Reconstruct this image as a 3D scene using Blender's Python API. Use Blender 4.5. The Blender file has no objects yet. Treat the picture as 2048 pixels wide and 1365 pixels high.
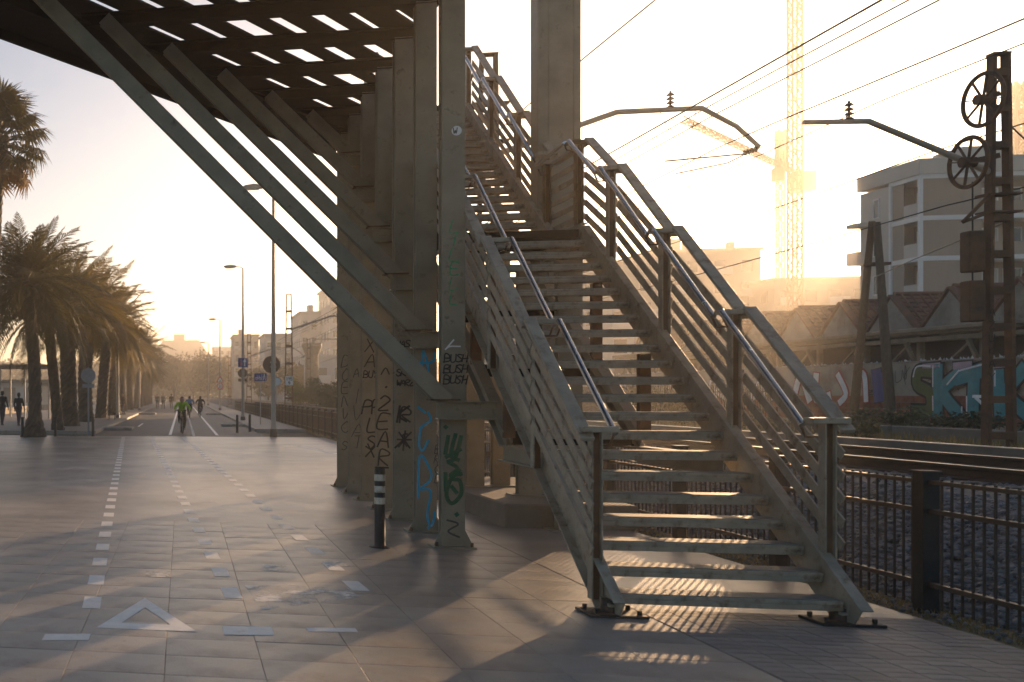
import bpy, bmesh, math, random
from mathutils import Vector, Matrix, noise
R = math.radians
random.seed(7)
sc = bpy.context.scene
col = sc.collection

# ------------------------------------------------------------------ camera, sky, sun, exposure
EYE = 1.65
YAW = R(10.39)
cam_data = bpy.data.cameras.new('camera')
cam = bpy.data.objects.new('camera', cam_data); col.objects.link(cam)
cam.location = (0, 0, EYE)
cam.rotation_euler = (R(90), 0, YAW)
cam_data.sensor_width = 36
cam_data.lens = 34.98
cam_data.shift_x = 0.5
cam_data.shift_y = 0.0525
cam_data.clip_end = 3000
cam_data.dof.use_dof = True
cam_data.dof.focus_distance = 13.0
cam_data.dof.aperture_fstop = 2.2
sc.camera = cam

SUN_AZ = R(30.6)      # clockwise from +Y
SUN_EL = R(7.4)
world = bpy.data.worlds.new('World'); sc.world = world; world.use_nodes = True
nt = world.node_tree; nt.nodes.clear()
sky = nt.nodes.new('ShaderNodeTexSky'); sky.sky_type = 'NISHITA'; sky.sun_disc = False
sky.sun_elevation = SUN_EL; sky.sun_rotation = SUN_AZ
sky.altitude = 0; sky.air_density = 0.85; sky.dust_density = 1.0; sky.ozone_density = 1.75
bg = nt.nodes.new('ShaderNodeBackground'); bg.inputs['Strength'].default_value = 0.075
wo = nt.nodes.new('ShaderNodeOutputWorld')
nt.links.new(sky.outputs[0], bg.inputs['Color']); nt.links.new(bg.outputs[0], wo.inputs['Surface'])

sun_data = bpy.data.lights.new('sun', 'SUN'); sun_data.energy = 5.0; sun_data.angle = R(0.5)
sun_data.color = (1.0, 0.63, 0.34)
sun = bpy.data.objects.new('sun', sun_data); col.objects.link(sun)
sdir = Vector((math.sin(SUN_AZ)*math.cos(SUN_EL), math.cos(SUN_AZ)*math.cos(SUN_EL), math.sin(SUN_EL)))
sun.rotation_euler = (-sdir).to_track_quat('-Z', 'Y').to_euler()
sun.location = (30, 50, 40)

sc.view_settings.view_transform = 'Standard'
sc.view_settings.look = 'None'
sc.view_settings.exposure = 1.3
sc.view_settings.gamma = 1.0
sc.view_settings.use_curve_mapping = False
sc.render.engine = 'CYCLES'
sc.cycles.use_denoising = True
sc.cycles.max_bounces = 6
sc.cycles.diffuse_bounces = 3
sc.cycles.glossy_bounces = 3
sc.cycles.volume_bounces = 1
sc.cycles.transparent_max_bounces = 8
sc.cycles.sample_clamp_indirect = 6.0

# ------------------------------------------------------------------ materials
MATS = {}
def wsrc(N, L):
    g_ = N.new('ShaderNodeNewGeometry'); return g_.outputs['Position']
def mat(name, c, rough=0.7, metal=0.0, var=0.25, scale=6.0, bump=0.0, bscale=None, c2=None, c2amt=0.45, c2scale=3.0,
        rand=0.0, spec=0.5, transl=None, detail=6.0, stretch=None, speck=0.0, wspace=False):
    """procedural surface: base colour broken by noise, a second (stain / rust) colour in patches, fine bump"""
    m = bpy.data.materials.new(name); m.use_nodes = True
    t = m.node_tree; N = t.nodes; L = t.links
    b = N['Principled BSDF']
    b.inputs['Roughness'].default_value = rough
    b.inputs['Metallic'].default_value = metal
    b.inputs['Specular IOR Level'].default_value = spec
    tc = N.new('ShaderNodeTexCoord')
    src = tc.outputs['Object']
    if stretch:
        mp = N.new('ShaderNodeMapping'); mp.inputs['Scale'].default_value = stretch
        L.new(src, mp.inputs['Vector']); src = mp.outputs[0]
    n1 = N.new('ShaderNodeTexNoise'); n1.inputs['Scale'].default_value = scale; n1.inputs['Detail'].default_value = detail
    L.new(src, n1.inputs['Vector'])
    r1 = N.new('ShaderNodeMapRange'); r1.inputs['From Min'].default_value = 0.3; r1.inputs['From Max'].default_value = 0.7
    r1.inputs['To Min'].default_value = 1 - var; r1.inputs['To Max'].default_value = 1 + var
    L.new(n1.outputs['Fac'], r1.inputs['Value'])
    mul = N.new('ShaderNodeVectorMath'); mul.operation = 'SCALE'
    mul.inputs[0].default_value = c[:3]
    L.new(r1.outputs[0], mul.inputs['Scale'])
    out = mul.outputs[0]
    if rand:
        oi = N.new('ShaderNodeObjectInfo')
        r2 = N.new('ShaderNodeMapRange'); r2.inputs['To Min'].default_value = 1 - rand; r2.inputs['To Max'].default_value = 1 + rand
        L.new(oi.outputs['Random'], r2.inputs['Value'])
        mu2 = N.new('ShaderNodeVectorMath'); mu2.operation = 'SCALE'
        L.new(out, mu2.inputs[0]); L.new(r2.outputs[0], mu2.inputs['Scale']); out = mu2.outputs[0]
    if c2:
        n2 = N.new('ShaderNodeTexNoise'); n2.inputs['Scale'].default_value = c2scale; n2.inputs['Detail'].default_value = 8; n2.inputs['Roughness'].default_value = 0.65
        L.new(src, n2.inputs['Vector'])
        r3 = N.new('ShaderNodeMapRange'); r3.inputs['From Min'].default_value = 1 - c2amt - 0.06; r3.inputs['From Max'].default_value = 1 - c2amt + 0.12
        L.new(n2.outputs['Fac'], r3.inputs['Value'])
        mx = N.new('ShaderNodeMix'); mx.data_type = 'RGBA'
        L.new(r3.outputs[0], mx.inputs['Factor']); L.new(out, mx.inputs['A']); mx.inputs['B'].default_value = (*c2[:3], 1)
        out = mx.outputs['Result']
    if speck:
        n4 = N.new('ShaderNodeTexNoise'); n4.inputs['Scale'].default_value = 22; n4.inputs['Detail'].default_value = 3; L.new(tc.outputs['Object'] if not wspace else wsrc(N, L), n4.inputs['Vector'])
        r4 = N.new('ShaderNodeMapRange'); r4.inputs['From Min'].default_value = 0.66; r4.inputs['From Max'].default_value = 0.72; r4.inputs['To Min'].default_value = 1; r4.inputs['To Max'].default_value = 1-speck
        L.new(n4.outputs['Fac'], r4.inputs['Value'])
        n5 = N.new('ShaderNodeTexNoise'); n5.inputs['Scale'].default_value = 0.55; n5.inputs['Detail'].default_value = 7; n5.inputs['Roughness'].default_value = 0.6; L.new(tc.outputs['Object'] if not wspace else wsrc(N, L), n5.inputs['Vector'])
        r5 = N.new('ShaderNodeMapRange'); r5.inputs['From Min'].default_value = 0.35; r5.inputs['From Max'].default_value = 0.65; r5.inputs['To Min'].default_value = 0.68; r5.inputs['To Max'].default_value = 1.12
        L.new(n5.outputs['Fac'], r5.inputs['Value'])
        mm_ = N.new('ShaderNodeMath'); mm_.operation = 'MULTIPLY'; L.new(r4.outputs[0], mm_.inputs[0]); L.new(r5.outputs[0], mm_.inputs[1])
        mu4 = N.new('ShaderNodeVectorMath'); mu4.operation = 'SCALE'; L.new(out, mu4.inputs[0]); L.new(mm_.outputs[0], mu4.inputs['Scale']); out = mu4.outputs[0]
    L.new(out, b.inputs['Base Color'])
    rr = N.new('ShaderNodeMapRange'); rr.inputs['To Min'].default_value = max(0.05, rough - 0.14); rr.inputs['To Max'].default_value = min(1, rough + 0.14)
    L.new(n1.outputs['Fac'], rr.inputs['Value']); L.new(rr.outputs[0], b.inputs['Roughness'])
    if bump:
        n3 = N.new('ShaderNodeTexNoise'); n3.inputs['Scale'].default_value = bscale or scale * 6; n3.inputs['Detail'].default_value = 5
        L.new(src, n3.inputs['Vector'])
        bp = N.new('ShaderNodeBump'); bp.inputs['Strength'].default_value = bump; bp.inputs['Distance'].default_value = 0.02
        L.new(n3.outputs['Fac'], bp.inputs['Height']); L.new(bp.outputs[0], b.inputs['Normal'])
    if transl:
        tr = N.new('ShaderNodeBsdfTranslucent'); tr.inputs['Color'].default_value = (*transl, 1)
        ms = N.new('ShaderNodeMixShader'); ms.inputs[0].default_value = 0.35
        o = N['Material Output']
        L.new(b.outputs[0], ms.inputs[1]); L.new(tr.outputs[0], ms.inputs[2]); L.new(ms.outputs[0], o.inputs['Surface'])
    MATS[name] = m
    return m
M = MATS
mat('steel_column', (0.25, 0.215, 0.155), 0.55, var=0.2, scale=4.0, bump=0.12, bscale=40, c2=(0.09, 0.058, 0.035), c2amt=0.355, c2scale=8.0)
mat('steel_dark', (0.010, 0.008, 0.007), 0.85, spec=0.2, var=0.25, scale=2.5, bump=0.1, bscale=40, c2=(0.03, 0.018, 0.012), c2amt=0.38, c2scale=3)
mat('steel_stair', (0.31, 0.26, 0.195), 0.5, var=0.22, scale=6.0, bump=0.2, bscale=50, c2=(0.12, 0.07, 0.038), c2amt=0.41, c2scale=8)
mat('steel_rust', (0.14, 0.07, 0.035), 0.8, var=0.35, scale=6, bump=0.2, bscale=60, c2=(0.06, 0.04, 0.03), c2amt=0.45)
mat('tread_top', (0.20, 0.18, 0.155), 0.55, var=0.25, scale=5, bump=0.25, bscale=120, c2=(0.10, 0.08, 0.06), c2amt=0.42, c2scale=6)
mat('stainless', (0.55, 0.54, 0.52), 0.22, metal=1.0, var=0.08, scale=12)
mat('black_iron', (0.022, 0.02, 0.018), 0.6, var=0.3, scale=8, bump=0.1, c2=(0.05, 0.028, 0.016), c2amt=0.4)
mat('fence_iron', (0.06, 0.042, 0.03), 0.55, var=0.3, scale=8, bump=0.1, c2=(0.10, 0.05, 0.025), c2amt=0.42)
mat('paving', (0.325, 0.295, 0.26), 0.37, var=0.22, scale=0.7, bump=0.18, bscale=60, c2=(0.22, 0.185, 0.155), c2amt=0.48, c2scale=0.8, rand=0.0, speck=0.45, wspace=True)
mat('slab', (0.325, 0.295, 0.26), 0.37, var=0.2, scale=1.8, bump=0.2, bscale=70, c2=(0.22, 0.185, 0.155), c2amt=0.47, c2scale=1.6, rand=0.06, speck=0.45, wspace=True)
mat('brick_paver', (0.24, 0.21, 0.185), 0.6, var=0.18, scale=5, bump=0.3, bscale=80, c2=(0.12, 0.10, 0.09), c2amt=0.45, c2scale=3, rand=0.18)
mat('joint', (0.21, 0.175, 0.148), 0.9, var=0.3, scale=10)
mat('asphalt', (0.06, 0.057, 0.054), 0.62, var=0.2, scale=2.0, bump=0.3, bscale=90, c2=(0.045, 0.042, 0.04), c2amt=0.5, c2scale=0.5)
mat('sidewalk', (0.20, 0.18, 0.16), 0.6, var=0.15, scale=1.5, bump=0.15, c2=(0.15, 0.13, 0.11), c2amt=0.45, c2scale=1)
mat('kerb', (0.30, 0.27, 0.23), 0.65, var=0.2, scale=3, bump=0.2, c2=(0.17, 0.14, 0.11), c2amt=0.45)
mat('road_paint', (0.78, 0.75, 0.70), 0.5, var=0.12, scale=8, bump=0.1, c2=(0.48, 0.44, 0.39), c2amt=0.36, c2scale=6)
def worn(name, amt, sc_):
    m = M[name]; t = m.node_tree; N = t.nodes; L = t.links; o = N['Material Output']; b = N['Principled BSDF']
    g_ = N.new('ShaderNodeNewGeometry'); n = N.new('ShaderNodeTexNoise'); n.inputs['Scale'].default_value = sc_; n.inputs['Detail'].default_value = 9; n.inputs['Roughness'].default_value = 0.7
    L.new(g_.outputs['Position'], n.inputs['Vector'])
    r = N.new('ShaderNodeMapRange'); r.inputs['From Min'].default_value = amt-.05; r.inputs['From Max'].default_value = amt+.09; L.new(n.outputs['Fac'], r.inputs['Value'])
    tr = N.new('ShaderNodeBsdfTransparent'); ms = N.new('ShaderNodeMixShader'); L.new(r.outputs[0], ms.inputs[0]); L.new(tr.outputs[0], ms.inputs[1]); L.new(b.outputs[0], ms.inputs[2]); L.new(ms.outputs[0], o.inputs['Surface'])
worn('road_paint', 0.27, 9)
mat('broken_white', (0.78, 0.75, 0.70), 0.5, var=0.12, scale=8, bump=0.1)
worn('broken_white', 0.52, 3.2)
mat('earth', (0.12, 0.095, 0.065), 0.95, var=0.3, scale=1.5, bump=0.6, bscale=15, c2=(0.17, 0.14, 0.08), c2amt=0.5, c2scale=0.6)
mat('dry_grass', (0.22, 0.17, 0.075), 0.8, var=0.3, scale=2, transl=(0.25, 0.18, 0.06))
mat('ballast_bed', (0.10, 0.095, 0.09), 0.9, var=0.35, scale=12, bump=1.0, bscale=24)
mat('ballast_stone', (0.15, 0.148, 0.148), 0.75, var=0.4, scale=9, bump=0.3, bscale=60)
mat('sleeper', (0.13, 0.12, 0.105), 0.85, var=0.25, scale=4, bump=0.3)
mat('rail_side', (0.06, 0.035, 0.02), 0.75, var=0.3, scale=8, bump=0.15)
mat('rail_top', (0.7, 0.66, 0.6), 0.36, metal=1.0, var=0.08, scale=10)
mat('concrete', (0.17, 0.15, 0.122), 0.8, var=0.2, scale=2.5, bump=0.3, bscale=30, c2=(0.14, 0.12, 0.095), c2amt=0.47, c2scale=1.5)
mat('plaster_wall', (0.36, 0.32, 0.26), 0.85, var=0.18, scale=1.2, bump=0.25, bscale=20, c2=(0.22, 0.19, 0.15), c2amt=0.45, c2scale=0.9)
mat('wall_brick', (0.28, 0.10, 0.055), 0.85, var=0.2, scale=6, bump=0.3, rand=0.3, c2=(0.22, 0.14, 0.10), c2amt=0.42, c2scale=4)
mat('gable_plaster', (0.27, 0.245, 0.205), 0.85, var=0.2, scale=1.4, bump=0.2, c2=(0.14, 0.12, 0.10), c2amt=0.46, c2scale=0.8)
mat('roof_tile', (0.17, 0.075, 0.045), 0.8, var=0.3, scale=5, bump=0.2, rand=0.15, c2=(0.10, 0.06, 0.045), c2amt=0.45)
mat('eave_shade', (0.03, 0.027, 0.024), 0.9, var=0.3, scale=1)
mat('fascia', (0.20, 0.165, 0.12), 0.8, var=0.25, scale=3, bump=0.2)
mat('apt_wall', (0.48, 0.45, 0.40), 0.8, var=0.07, scale=0.5, bump=0.05)
mat('apt_panel', (0.30, 0.24, 0.19), 0.75, var=0.08, scale=0.6, stretch=(3, 3, 0.4))
mat('apt_white', (0.66, 0.66, 0.65), 0.6, var=0.05, scale=1)
mat('apt_dark', (0.09, 0.08, 0.075), 0.8, var=0.15, scale=1)
mat('glass', (0.05, 0.055, 0.06), 0.12, var=0.1, scale=1, spec=0.8)
mat('glass_light', (0.42, 0.42, 0.40), 0.3, var=0.1, scale=1)
mat('town_wall', (0.40, 0.35, 0.29), 0.85, var=0.08, scale=0.3, rand=0.15)
mat('town_white', (0.55, 0.52, 0.47), 0.85, var=0.08, scale=0.3, rand=0.12)
mat('crane_paint', (0.16, 0.08, 0.03), 0.6, var=0.1, scale=2)
mat('palm_leaf', (0.035, 0.04, 0.014), 0.55, var=0.35, scale=1.2, transl=(0.08, 0.07, 0.015), spec=0.4)
mat('palm_leaf_warm', (0.042, 0.042, 0.014), 0.55, var=0.35, scale=1.0, transl=(0.17, 0.12, 0.022), spec=0.4)
mat('palm_dead', (0.13, 0.085, 0.04), 0.8, var=0.3, scale=2, transl=(0.2, 0.12, 0.04))
mat('palm_trunk', (0.075, 0.055, 0.038), 0.9, var=0.35, scale=5, bump=0.8, bscale=14)
mat('leaf', (0.05, 0.06, 0.02), 0.6, var=0.4, scale=1.5, transl=(0.12, 0.12, 0.03))
mat('leaf_dark', (0.03, 0.042, 0.016), 0.6, var=0.4, scale=1.5, transl=(0.06, 0.08, 0.02))
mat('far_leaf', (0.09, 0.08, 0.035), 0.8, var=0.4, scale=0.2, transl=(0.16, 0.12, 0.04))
mat('bark', (0.08, 0.06, 0.04), 0.9, var=0.3, scale=6, bump=0.5)
mat('timber', (0.10, 0.07, 0.045), 0.85, var=0.3, scale=4, bump=0.4, stretch=(6, 6, 0.6))
mat('galvanised', (0.34, 0.335, 0.32), 0.45, metal=0.35, var=0.12, scale=6)
mat('lamp_metal', (0.36, 0.30, 0.24), 0.5, var=0.12, scale=4)
mat('sign_blue', (0.02, 0.045, 0.20), 0.4, var=0.06, scale=6)
mat('sign_white', (0.72, 0.72, 0.70), 0.4, var=0.05, scale=6)
mat('sign_red', (0.5, 0.035, 0.025), 0.4, var=0.06, scale=6)
mat('sign_back', (0.13, 0.08, 0.05), 0.5, var=0.2, scale=5)
mat('sign_grey', (0.20, 0.21, 0.23), 0.45, var=0.12, scale=5)
mat('ink_black', (0.012, 0.012, 0.012), 0.6, var=0.3, scale=20)
mat('ink_grey', (0.06, 0.055, 0.05), 0.7, var=0.4, scale=20)
mat('ink_blue', (0.02, 0.36, 0.60), 0.5, var=0.15, scale=20)
mat('ink_green', (0.008, 0.09, 0.04), 0.5, var=0.2, scale=20)
mat('ink_mint', (0.04, 0.30, 0.12), 0.6, var=0.4, scale=30)
mat('ink_teal', (0.015, 0.23, 0.26), 0.5, var=0.2, scale=4)
mat('ink_olive', (0.09, 0.11, 0.03), 0.5, var=0.2, scale=4)
mat('ink_mauve', (0.36, 0.27, 0.34), 0.5, var=0.15, scale=5)
mat('ink_white', (0.68, 0.68, 0.68), 0.5, var=0.12, scale=5)
mat('ink_red', (0.32, 0.04, 0.035), 0.5, var=0.2, scale=5)
mat('ink_cobalt', (0.02, 0.05, 0.22), 0.5, var=0.25, scale=4)
mat('ink_turquoise', (0.06, 0.58, 0.52), 0.5, var=0.15, scale=4)
mat('white_band', (0.60, 0.53, 0.42), 0.5, var=0.2, scale=14, c2=(0.28, 0.10, 0.04), c2amt=0.45, c2scale=18)
mat('rubber', (0.02, 0.02, 0.02), 0.8, var=0.2, scale=9)
mat('cloth_dark', (0.02, 0.02, 0.022), 0.9, var=0.3, scale=12)
mat('cloth_lime', (0.28, 0.44, 0.02), 0.8, var=0.15, scale=10)
mat('cloth_blue', (0.05, 0.14, 0.26), 0.85, var=0.2, scale=10)
mat('cloth_jeans', (0.03, 0.035, 0.055), 0.9, var=0.25, scale=12)
mat('cloth_brown', (0.10, 0.07, 0.05), 0.9, var=0.25, scale=12)
mat('cloth_grey', (0.14, 0.13, 0.13), 0.9, var=0.25, scale=12)
mat('skin', (0.36, 0.20, 0.13), 0.6, var=0.08, scale=8)
mat('hair', (0.02, 0.014, 0.01), 0.7, var=0.2, scale=20)
mat('insulator', (0.11, 0.05, 0.03), 0.3, var=0.1, scale=6)
mat('car_white', (0.65, 0.65, 0.64), 0.3, var=0.03, scale=3)
mat('sand', (0.42, 0.35, 0.25), 0.9, var=0.12, scale=1, bump=0.3)
mat('sea', (0.06, 0.09, 0.11), 0.15, var=0.1, scale=0.3, bump=0.4, bscale=0.8)

# ------------------------------------------------------------------ mesh helpers
class MB:
    def __init__(s): s.v = []; s.f = []; s.sm = []; s.mi = []
    def add(s, vs, fs, smooth=False, mi=0):
        o = len(s.v); s.v.extend([tuple(p) for p in vs])
        for f in fs: s.f.append(tuple(i + o for i in f)); s.sm.append(smooth); s.mi.append(mi)
        return s
    def box(s, c, d, rz=0.0, mi=0):
        x, y, z = d[0]/2, d[1]/2, d[2]/2
        ca, sa = math.cos(rz), math.sin(rz)
        vs = []
        for dz in (-z, z):
            for (a, b) in ((-x, -y), (x, -y), (x, y), (-x, y)):
                vs.append((c[0] + a*ca - b*sa, c[1] + a*sa + b*ca, c[2] + dz))
        return s.add(vs, HEX, mi=mi)
    def mm(s, x0, x1, y0, y1, z0, z1, mi=0):
        return s.box(((x0+x1)/2, (y0+y1)/2, (z0+z1)/2), (x1-x0, y1-y0, z1-z0), mi=mi)
    def bar(s, p0, p1, w, h, up=(0, 0, 1), mi=0, w1=None, h1=None):
        p0 = Vector(p0); p1 = Vector(p1); d = (p1 - p0).normalized(); u = Vector(up)
        if abs(d.dot(u)) > 0.999: u = Vector((0, 1, 0))
        sd = d.cross(u).normalized(); u = sd.cross(d).normalized()
        w1 = w if w1 is None else w1; h1 = h if h1 is None else h1
        vs = [p + sd*a + u*b for p, ww, hh in ((p0, w, h), (p1, w1, h1)) for a, b in ((-ww/2, -hh/2), (ww/2, -hh/2), (ww/2, hh/2), (-ww/2, hh/2))]
        return s.add(vs, HEX, mi=mi)
    def ibeam(s, p0, p1, w, h, tw=0.012, tf=0.016, up=(0, 0, 1)):
        p0 = Vector(p0); p1 = Vector(p1); d = (p1-p0).normalized(); u = Vector(up)
        sd = d.cross(u).normalized(); u = sd.cross(d).normalized()
        o = u * (h/2 - tf/2)
        s.bar(p0+o, p1+o, w, tf, up); s.bar(p0-o, p1-o, w, tf, up)
        return s.bar(p0, p1, tw, h - 2*tf, up)
    def tube(s, p0, p1, r0, r1=None, n=10, mi=0, caps=True):
        return s.sweep([p0, p1], [r0, r0 if r1 is None else r1], n, mi, caps)
    def sweep(s, pts, r, n=8, mi=0, caps=True):
        pts = [Vector(p) for p in pts]
        rs = r if isinstance(r, (list, tuple)) else [r]*len(pts)
        vs = []; ref = None
        for i, p in enumerate(pts):
            a = pts[max(i-1, 0)]; b = pts[min(i+1, len(pts)-1)]
            d = (b - a).normalized()
            if ref is None: ref = Vector((0, 0, 1)) if abs(d.z) < 0.9 else Vector((1, 0, 0))
            x = d.cross(ref).normalized(); y = x.cross(d).normalized(); ref = y
            for k in range(n):
                t = 2*math.pi*k/n
                vs.append(p + (x*math.cos(t) + y*math.sin(t))*rs[i])
        fs = []
        for i in range(len(pts)-1):
            for k in range(n):
                fs.append((i*n+k, i*n+(k+1) % n, (i+1)*n+(k+1) % n, (i+1)*n+k))
        s.add(vs, fs, True, mi)
        if caps:
            s.add(vs[:n], [tuple(range(n))], False, mi); s.add(vs[-n:], [tuple(range(n))], False, mi)
        return s
    def lathe(s, prof, c=(0, 0, 0), n=14, mi=0, smooth=True):
        vs = []
        for (r, z) in prof:
            for k in range(n):
                t = 2*math.pi*k/n; vs.append((c[0]+r*math.cos(t), c[1]+r*math.sin(t), c[2]+z))
        fs = [(i*n+k, i*n+(k+1) % n, (i+1)*n+(k+1) % n, (i+1)*n+k) for i in range(len(prof)-1) for k in range(n)]
        return s.add(vs, fs, smooth, mi)
    def prism(s, poly, ext, mi=0):
        e = Vector(ext); a = [Vector(p) for p in poly]; n = len(a)
        vs = a + [p + e for p in a]
        fs = [tuple(range(n))[::-1], tuple(range(n, 2*n))] + [(i, (i+1) % n, n+(i+1) % n, n+i) for i in range(n)]
        return s.add(vs, fs, mi=mi)
    def disc(s, c, nrm, r, t, n=20, mi=0):
        nrm = Vector(nrm).normalized()
        return s.tube(Vector(c)-nrm*t/2, Vector(c)+nrm*t/2, r, r, n, mi)
    def ring(s, c, nrm, r, rt, n=24, m=6, mi=0):
        nrm = Vector(nrm).normalized(); a = nrm.orthogonal().normalized(); b = nrm.cross(a)
        vs = []
        for i in range(n):
            t = 2*math.pi*i/n; d = a*math.cos(t)+b*math.sin(t); p = Vector(c)+d*r
            for k in range(m):
                q = 2*math.pi*k/m; vs.append(p + d*rt*math.cos(q) + nrm*rt*math.sin(q))
        fs = [(i*m+k, ((i+1) % n)*m+k, ((i+1) % n)*m+(k+1) % m, i*m+(k+1) % m) for i in range(n) for k in range(m)]
        return s.add(vs, fs, True, mi)
    def stroke(s, pts, nrm, w, t=0.0025, mi=0):
        """a painted stroke: a flat ribbon with a faint ridge, following pts on a surface with normal nrm"""
        pts = [Vector(p) for p in pts]; nrm = Vector(nrm).normalized(); vs = []
        for i, p in enumerate(pts):
            a = pts[max(i-1, 0)]; b = pts[min(i+1, len(pts)-1)]
            d = (b-a)
            d = d.normalized() if d.length > 1e-6 else Vector((1, 0, 0))
            sd = d.cross(nrm).normalized()
            e = d*(w*0.4 if i == len(pts)-1 else (-w*0.4 if i == 0 else 0))
            vs += [p+e-sd*w/2, p+e+nrm*t, p+e+sd*w/2]
        fs = []
        for i in range(len(pts)-1):
            fs += [(3*i, 3*i+1, 3*i+4, 3*i+3), (3*i+1, 3*i+2, 3*i+5, 3*i+4)]
        return s.add(vs, fs, mi=mi)
    def mesh(s, name, mats, off=(0, 0, 0)):
        me = bpy.data.meshes.new(name)
        o = Vector(off)
        me.from_pydata([tuple(Vector(p)-o) for p in s.v] if o.length else s.v, [], s.f)
        for m in (mats if isinstance(mats, (list, tuple)) else [mats]): me.materials.append(MATS[m])
        me.polygons.foreach_set('use_smooth', s.sm); me.polygons.foreach_set('material_index', s.mi)
        me.update()
        return me
    def build(s, name, mats, parent=None, bevel=0.0):
        off = LOC.get(parent.name, Vector()) if parent else Vector()
        o = bpy.data.objects.new(name, s.mesh(name, mats, off)); col.objects.link(o)
        if parent:
            o.parent = parent; LOC[o.name] = off
        if bevel:
            b = o.modifiers.new('bevel', 'BEVEL'); b.width = bevel; b.segments = 1; b.limit_method = 'ANGLE'
        return o
HEX = [(0, 3, 2, 1), (4, 5, 6, 7), (0, 1, 5, 4), (1, 2, 6, 5), (2, 3, 7, 6), (3, 0, 4, 7)]
LOC = {}
def tag(o, label=None, cat=None, group=None, kind=None):
    if label: o['label'] = label
    if cat: o['category'] = cat
    if group: o['group'] = group
    if kind: o['kind'] = kind
    return o
def thing(name, label, cat, loc=(0, 0, 0), group=None):
    o = bpy.data.objects.new(name, None); col.objects.link(o); o.location = loc; o.empty_display_size = 0.2
    LOC[o.name] = Vector(loc)
    return tag(o, label, cat, group)
def link_copy(o, parent, loc=None, rot=None, scale=None):
    c = o.copy(); col.objects.link(c); c.parent = parent
    if loc is not None: c.location = loc
    if rot is not None: c.rotation_euler = rot
    if scale is not None: c.scale = scale
    return c
def put(name, me, parent, loc=(0, 0, 0), rot=(0, 0, 0), scale=(1, 1, 1)):
    o = bpy.data.objects.new(name, me); col.objects.link(o); o.parent = parent
    off = LOC.get(parent.name, Vector()) if parent else Vector()
    o.location = Vector(loc) - off; o.rotation_euler = rot; o.scale = scale
    return o
def copy_tree(root, loc, label, rz=None):
    def rec(o, par):
        c = o.copy(); col.objects.link(c); c.parent = par
        for ch in o.children: rec(ch, c)
        return c
    c = rec(root, None); c.location = loc; c['label'] = label
    if rz is not None: c.rotation_euler.z = rz
    return c
def smooth_pts(pts, k=5):
    P = [Vector(p) for p in pts]
    if len(P) < 3: return P
    out = []
    for i in range(len(P)-1):
        a, b, c, d = P[max(i-1, 0)], P[i], P[i+1], P[min(i+2, len(P)-1)]
        for j in range(k):
            t = j/k
            out.append(0.5*((2*b) + (c-a)*t + (2*a-5*b+4*c-d)*t*t + (3*b-a-3*c+d)*t**3))
    return out + [P[-1]]

# hand lettering: strokes in a unit cell (x 0..0.7, y 0..1)
GL = {
 'A': [[(0, 0), (.33, 1), (.66, 0)], [(.12, .38), (.56, .38)]], 'B': [[(0, 0), (0, 1), (.5, .9), (.5, .6), (0, .52), (.62, .42), (.6, .08), (0, 0)]],
 'C': [[(.62, .85), (.3, 1), (0, .6), (.05, .2), (.35, 0), (.65, .15)]], 'D': [[(0, 0), (0, 1), (.45, .9), (.65, .5), (.45, .08), (0, 0)]],
 'E': [[(.6, 1), (0, 1), (0, 0), (.62, 0)], [(0, .52), (.5, .52)]], 'H': [[(0, 0), (0, 1)], [(.6, 0), (.6, 1)], [(0, .5), (.6, .5)]],
 'I': [[(.3, 0), (.3, 1)]], 'K': [[(0, 0), (0, 1)], [(.6, 1), (0, .45), (.62, 0)]], 'L': [[(0, 1), (0, 0), (.6, 0)]],
 'M': [[(0, 0), (.05, 1), (.33, .4), (.62, 1), (.68, 0)]], 'N': [[(0, 0), (0, 1), (.6, 0), (.6, 1)]], 'O': [[(.3, 1), (0, .6), (.05, .2), (.35, 0), (.65, .4), (.55, .85), (.3, 1)]],
 'P': [[(0, 0), (0, 1), (.55, .9), (.58, .6), (0, .48)]], 'R': [[(0, 0), (0, 1), (.55, .9), (.58, .62), (0, .5), (.65, 0)]],
 'S': [[(.6, .88), (.25, 1), (.02, .75), (.58, .35), (.35, 0), (0, .12)]], 'T': [[(0, 1), (.66, 1)], [(.33, 1), (.33, 0)]],
 'U': [[(0, 1), (.02, .2), (.3, 0), (.6, .2), (.62, 1)]], 'V': [[(0, 1), (.3, 0), (.62, 1)]], 'W': [[(0, 1), (.15, 0), (.33, .6), (.52, 0), (.68, 1)]],
 'X': [[(0, 1), (.6, 0)], [(.6, 1), (0, 0)]], 'Y': [[(0, 1), (.3, .5), (.62, 1)], [(.3, .5), (.3, 0)]], 'Z': [[(0, 1), (.62, 1), (0, 0), (.65, 0)]],
 '2': [[(.02, .8), (.3, 1), (.6, .75), (.45, .45), (0, 0), (.65, 0)]], '0': [[(.3, 1), (.03, .6), (.08, .15), (.33, 0), (.6, .4), (.55, .85), (.3, 1)]],
 '1': [[(.1, .8), (.35, 1), (.35, 0)]], '5': [[(.6, 1), (.05, 1), (.02, .55), (.4, .62), (.6, .3), (.4, 0), (0, .08)]], '9': [[(.58, .65), (.3, .45), (.03, .7), (.3, 1), (.58, .8), (.55, .3), (.35, 0)]],
 '*': [[(0, .1), (.65, .9)], [(.65, .1), (0, .9)], [(.33, 0), (.33, 1)], [(0, .5), (.68, .5)], [(.15, .2), (.5, .8), (.2, .7), (.55, .25)]],
 '.': [[(.3, .05), (.34, .1)]], '^': [[(.0, .45), (.33, 1), (.66, .45)]],
}
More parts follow.
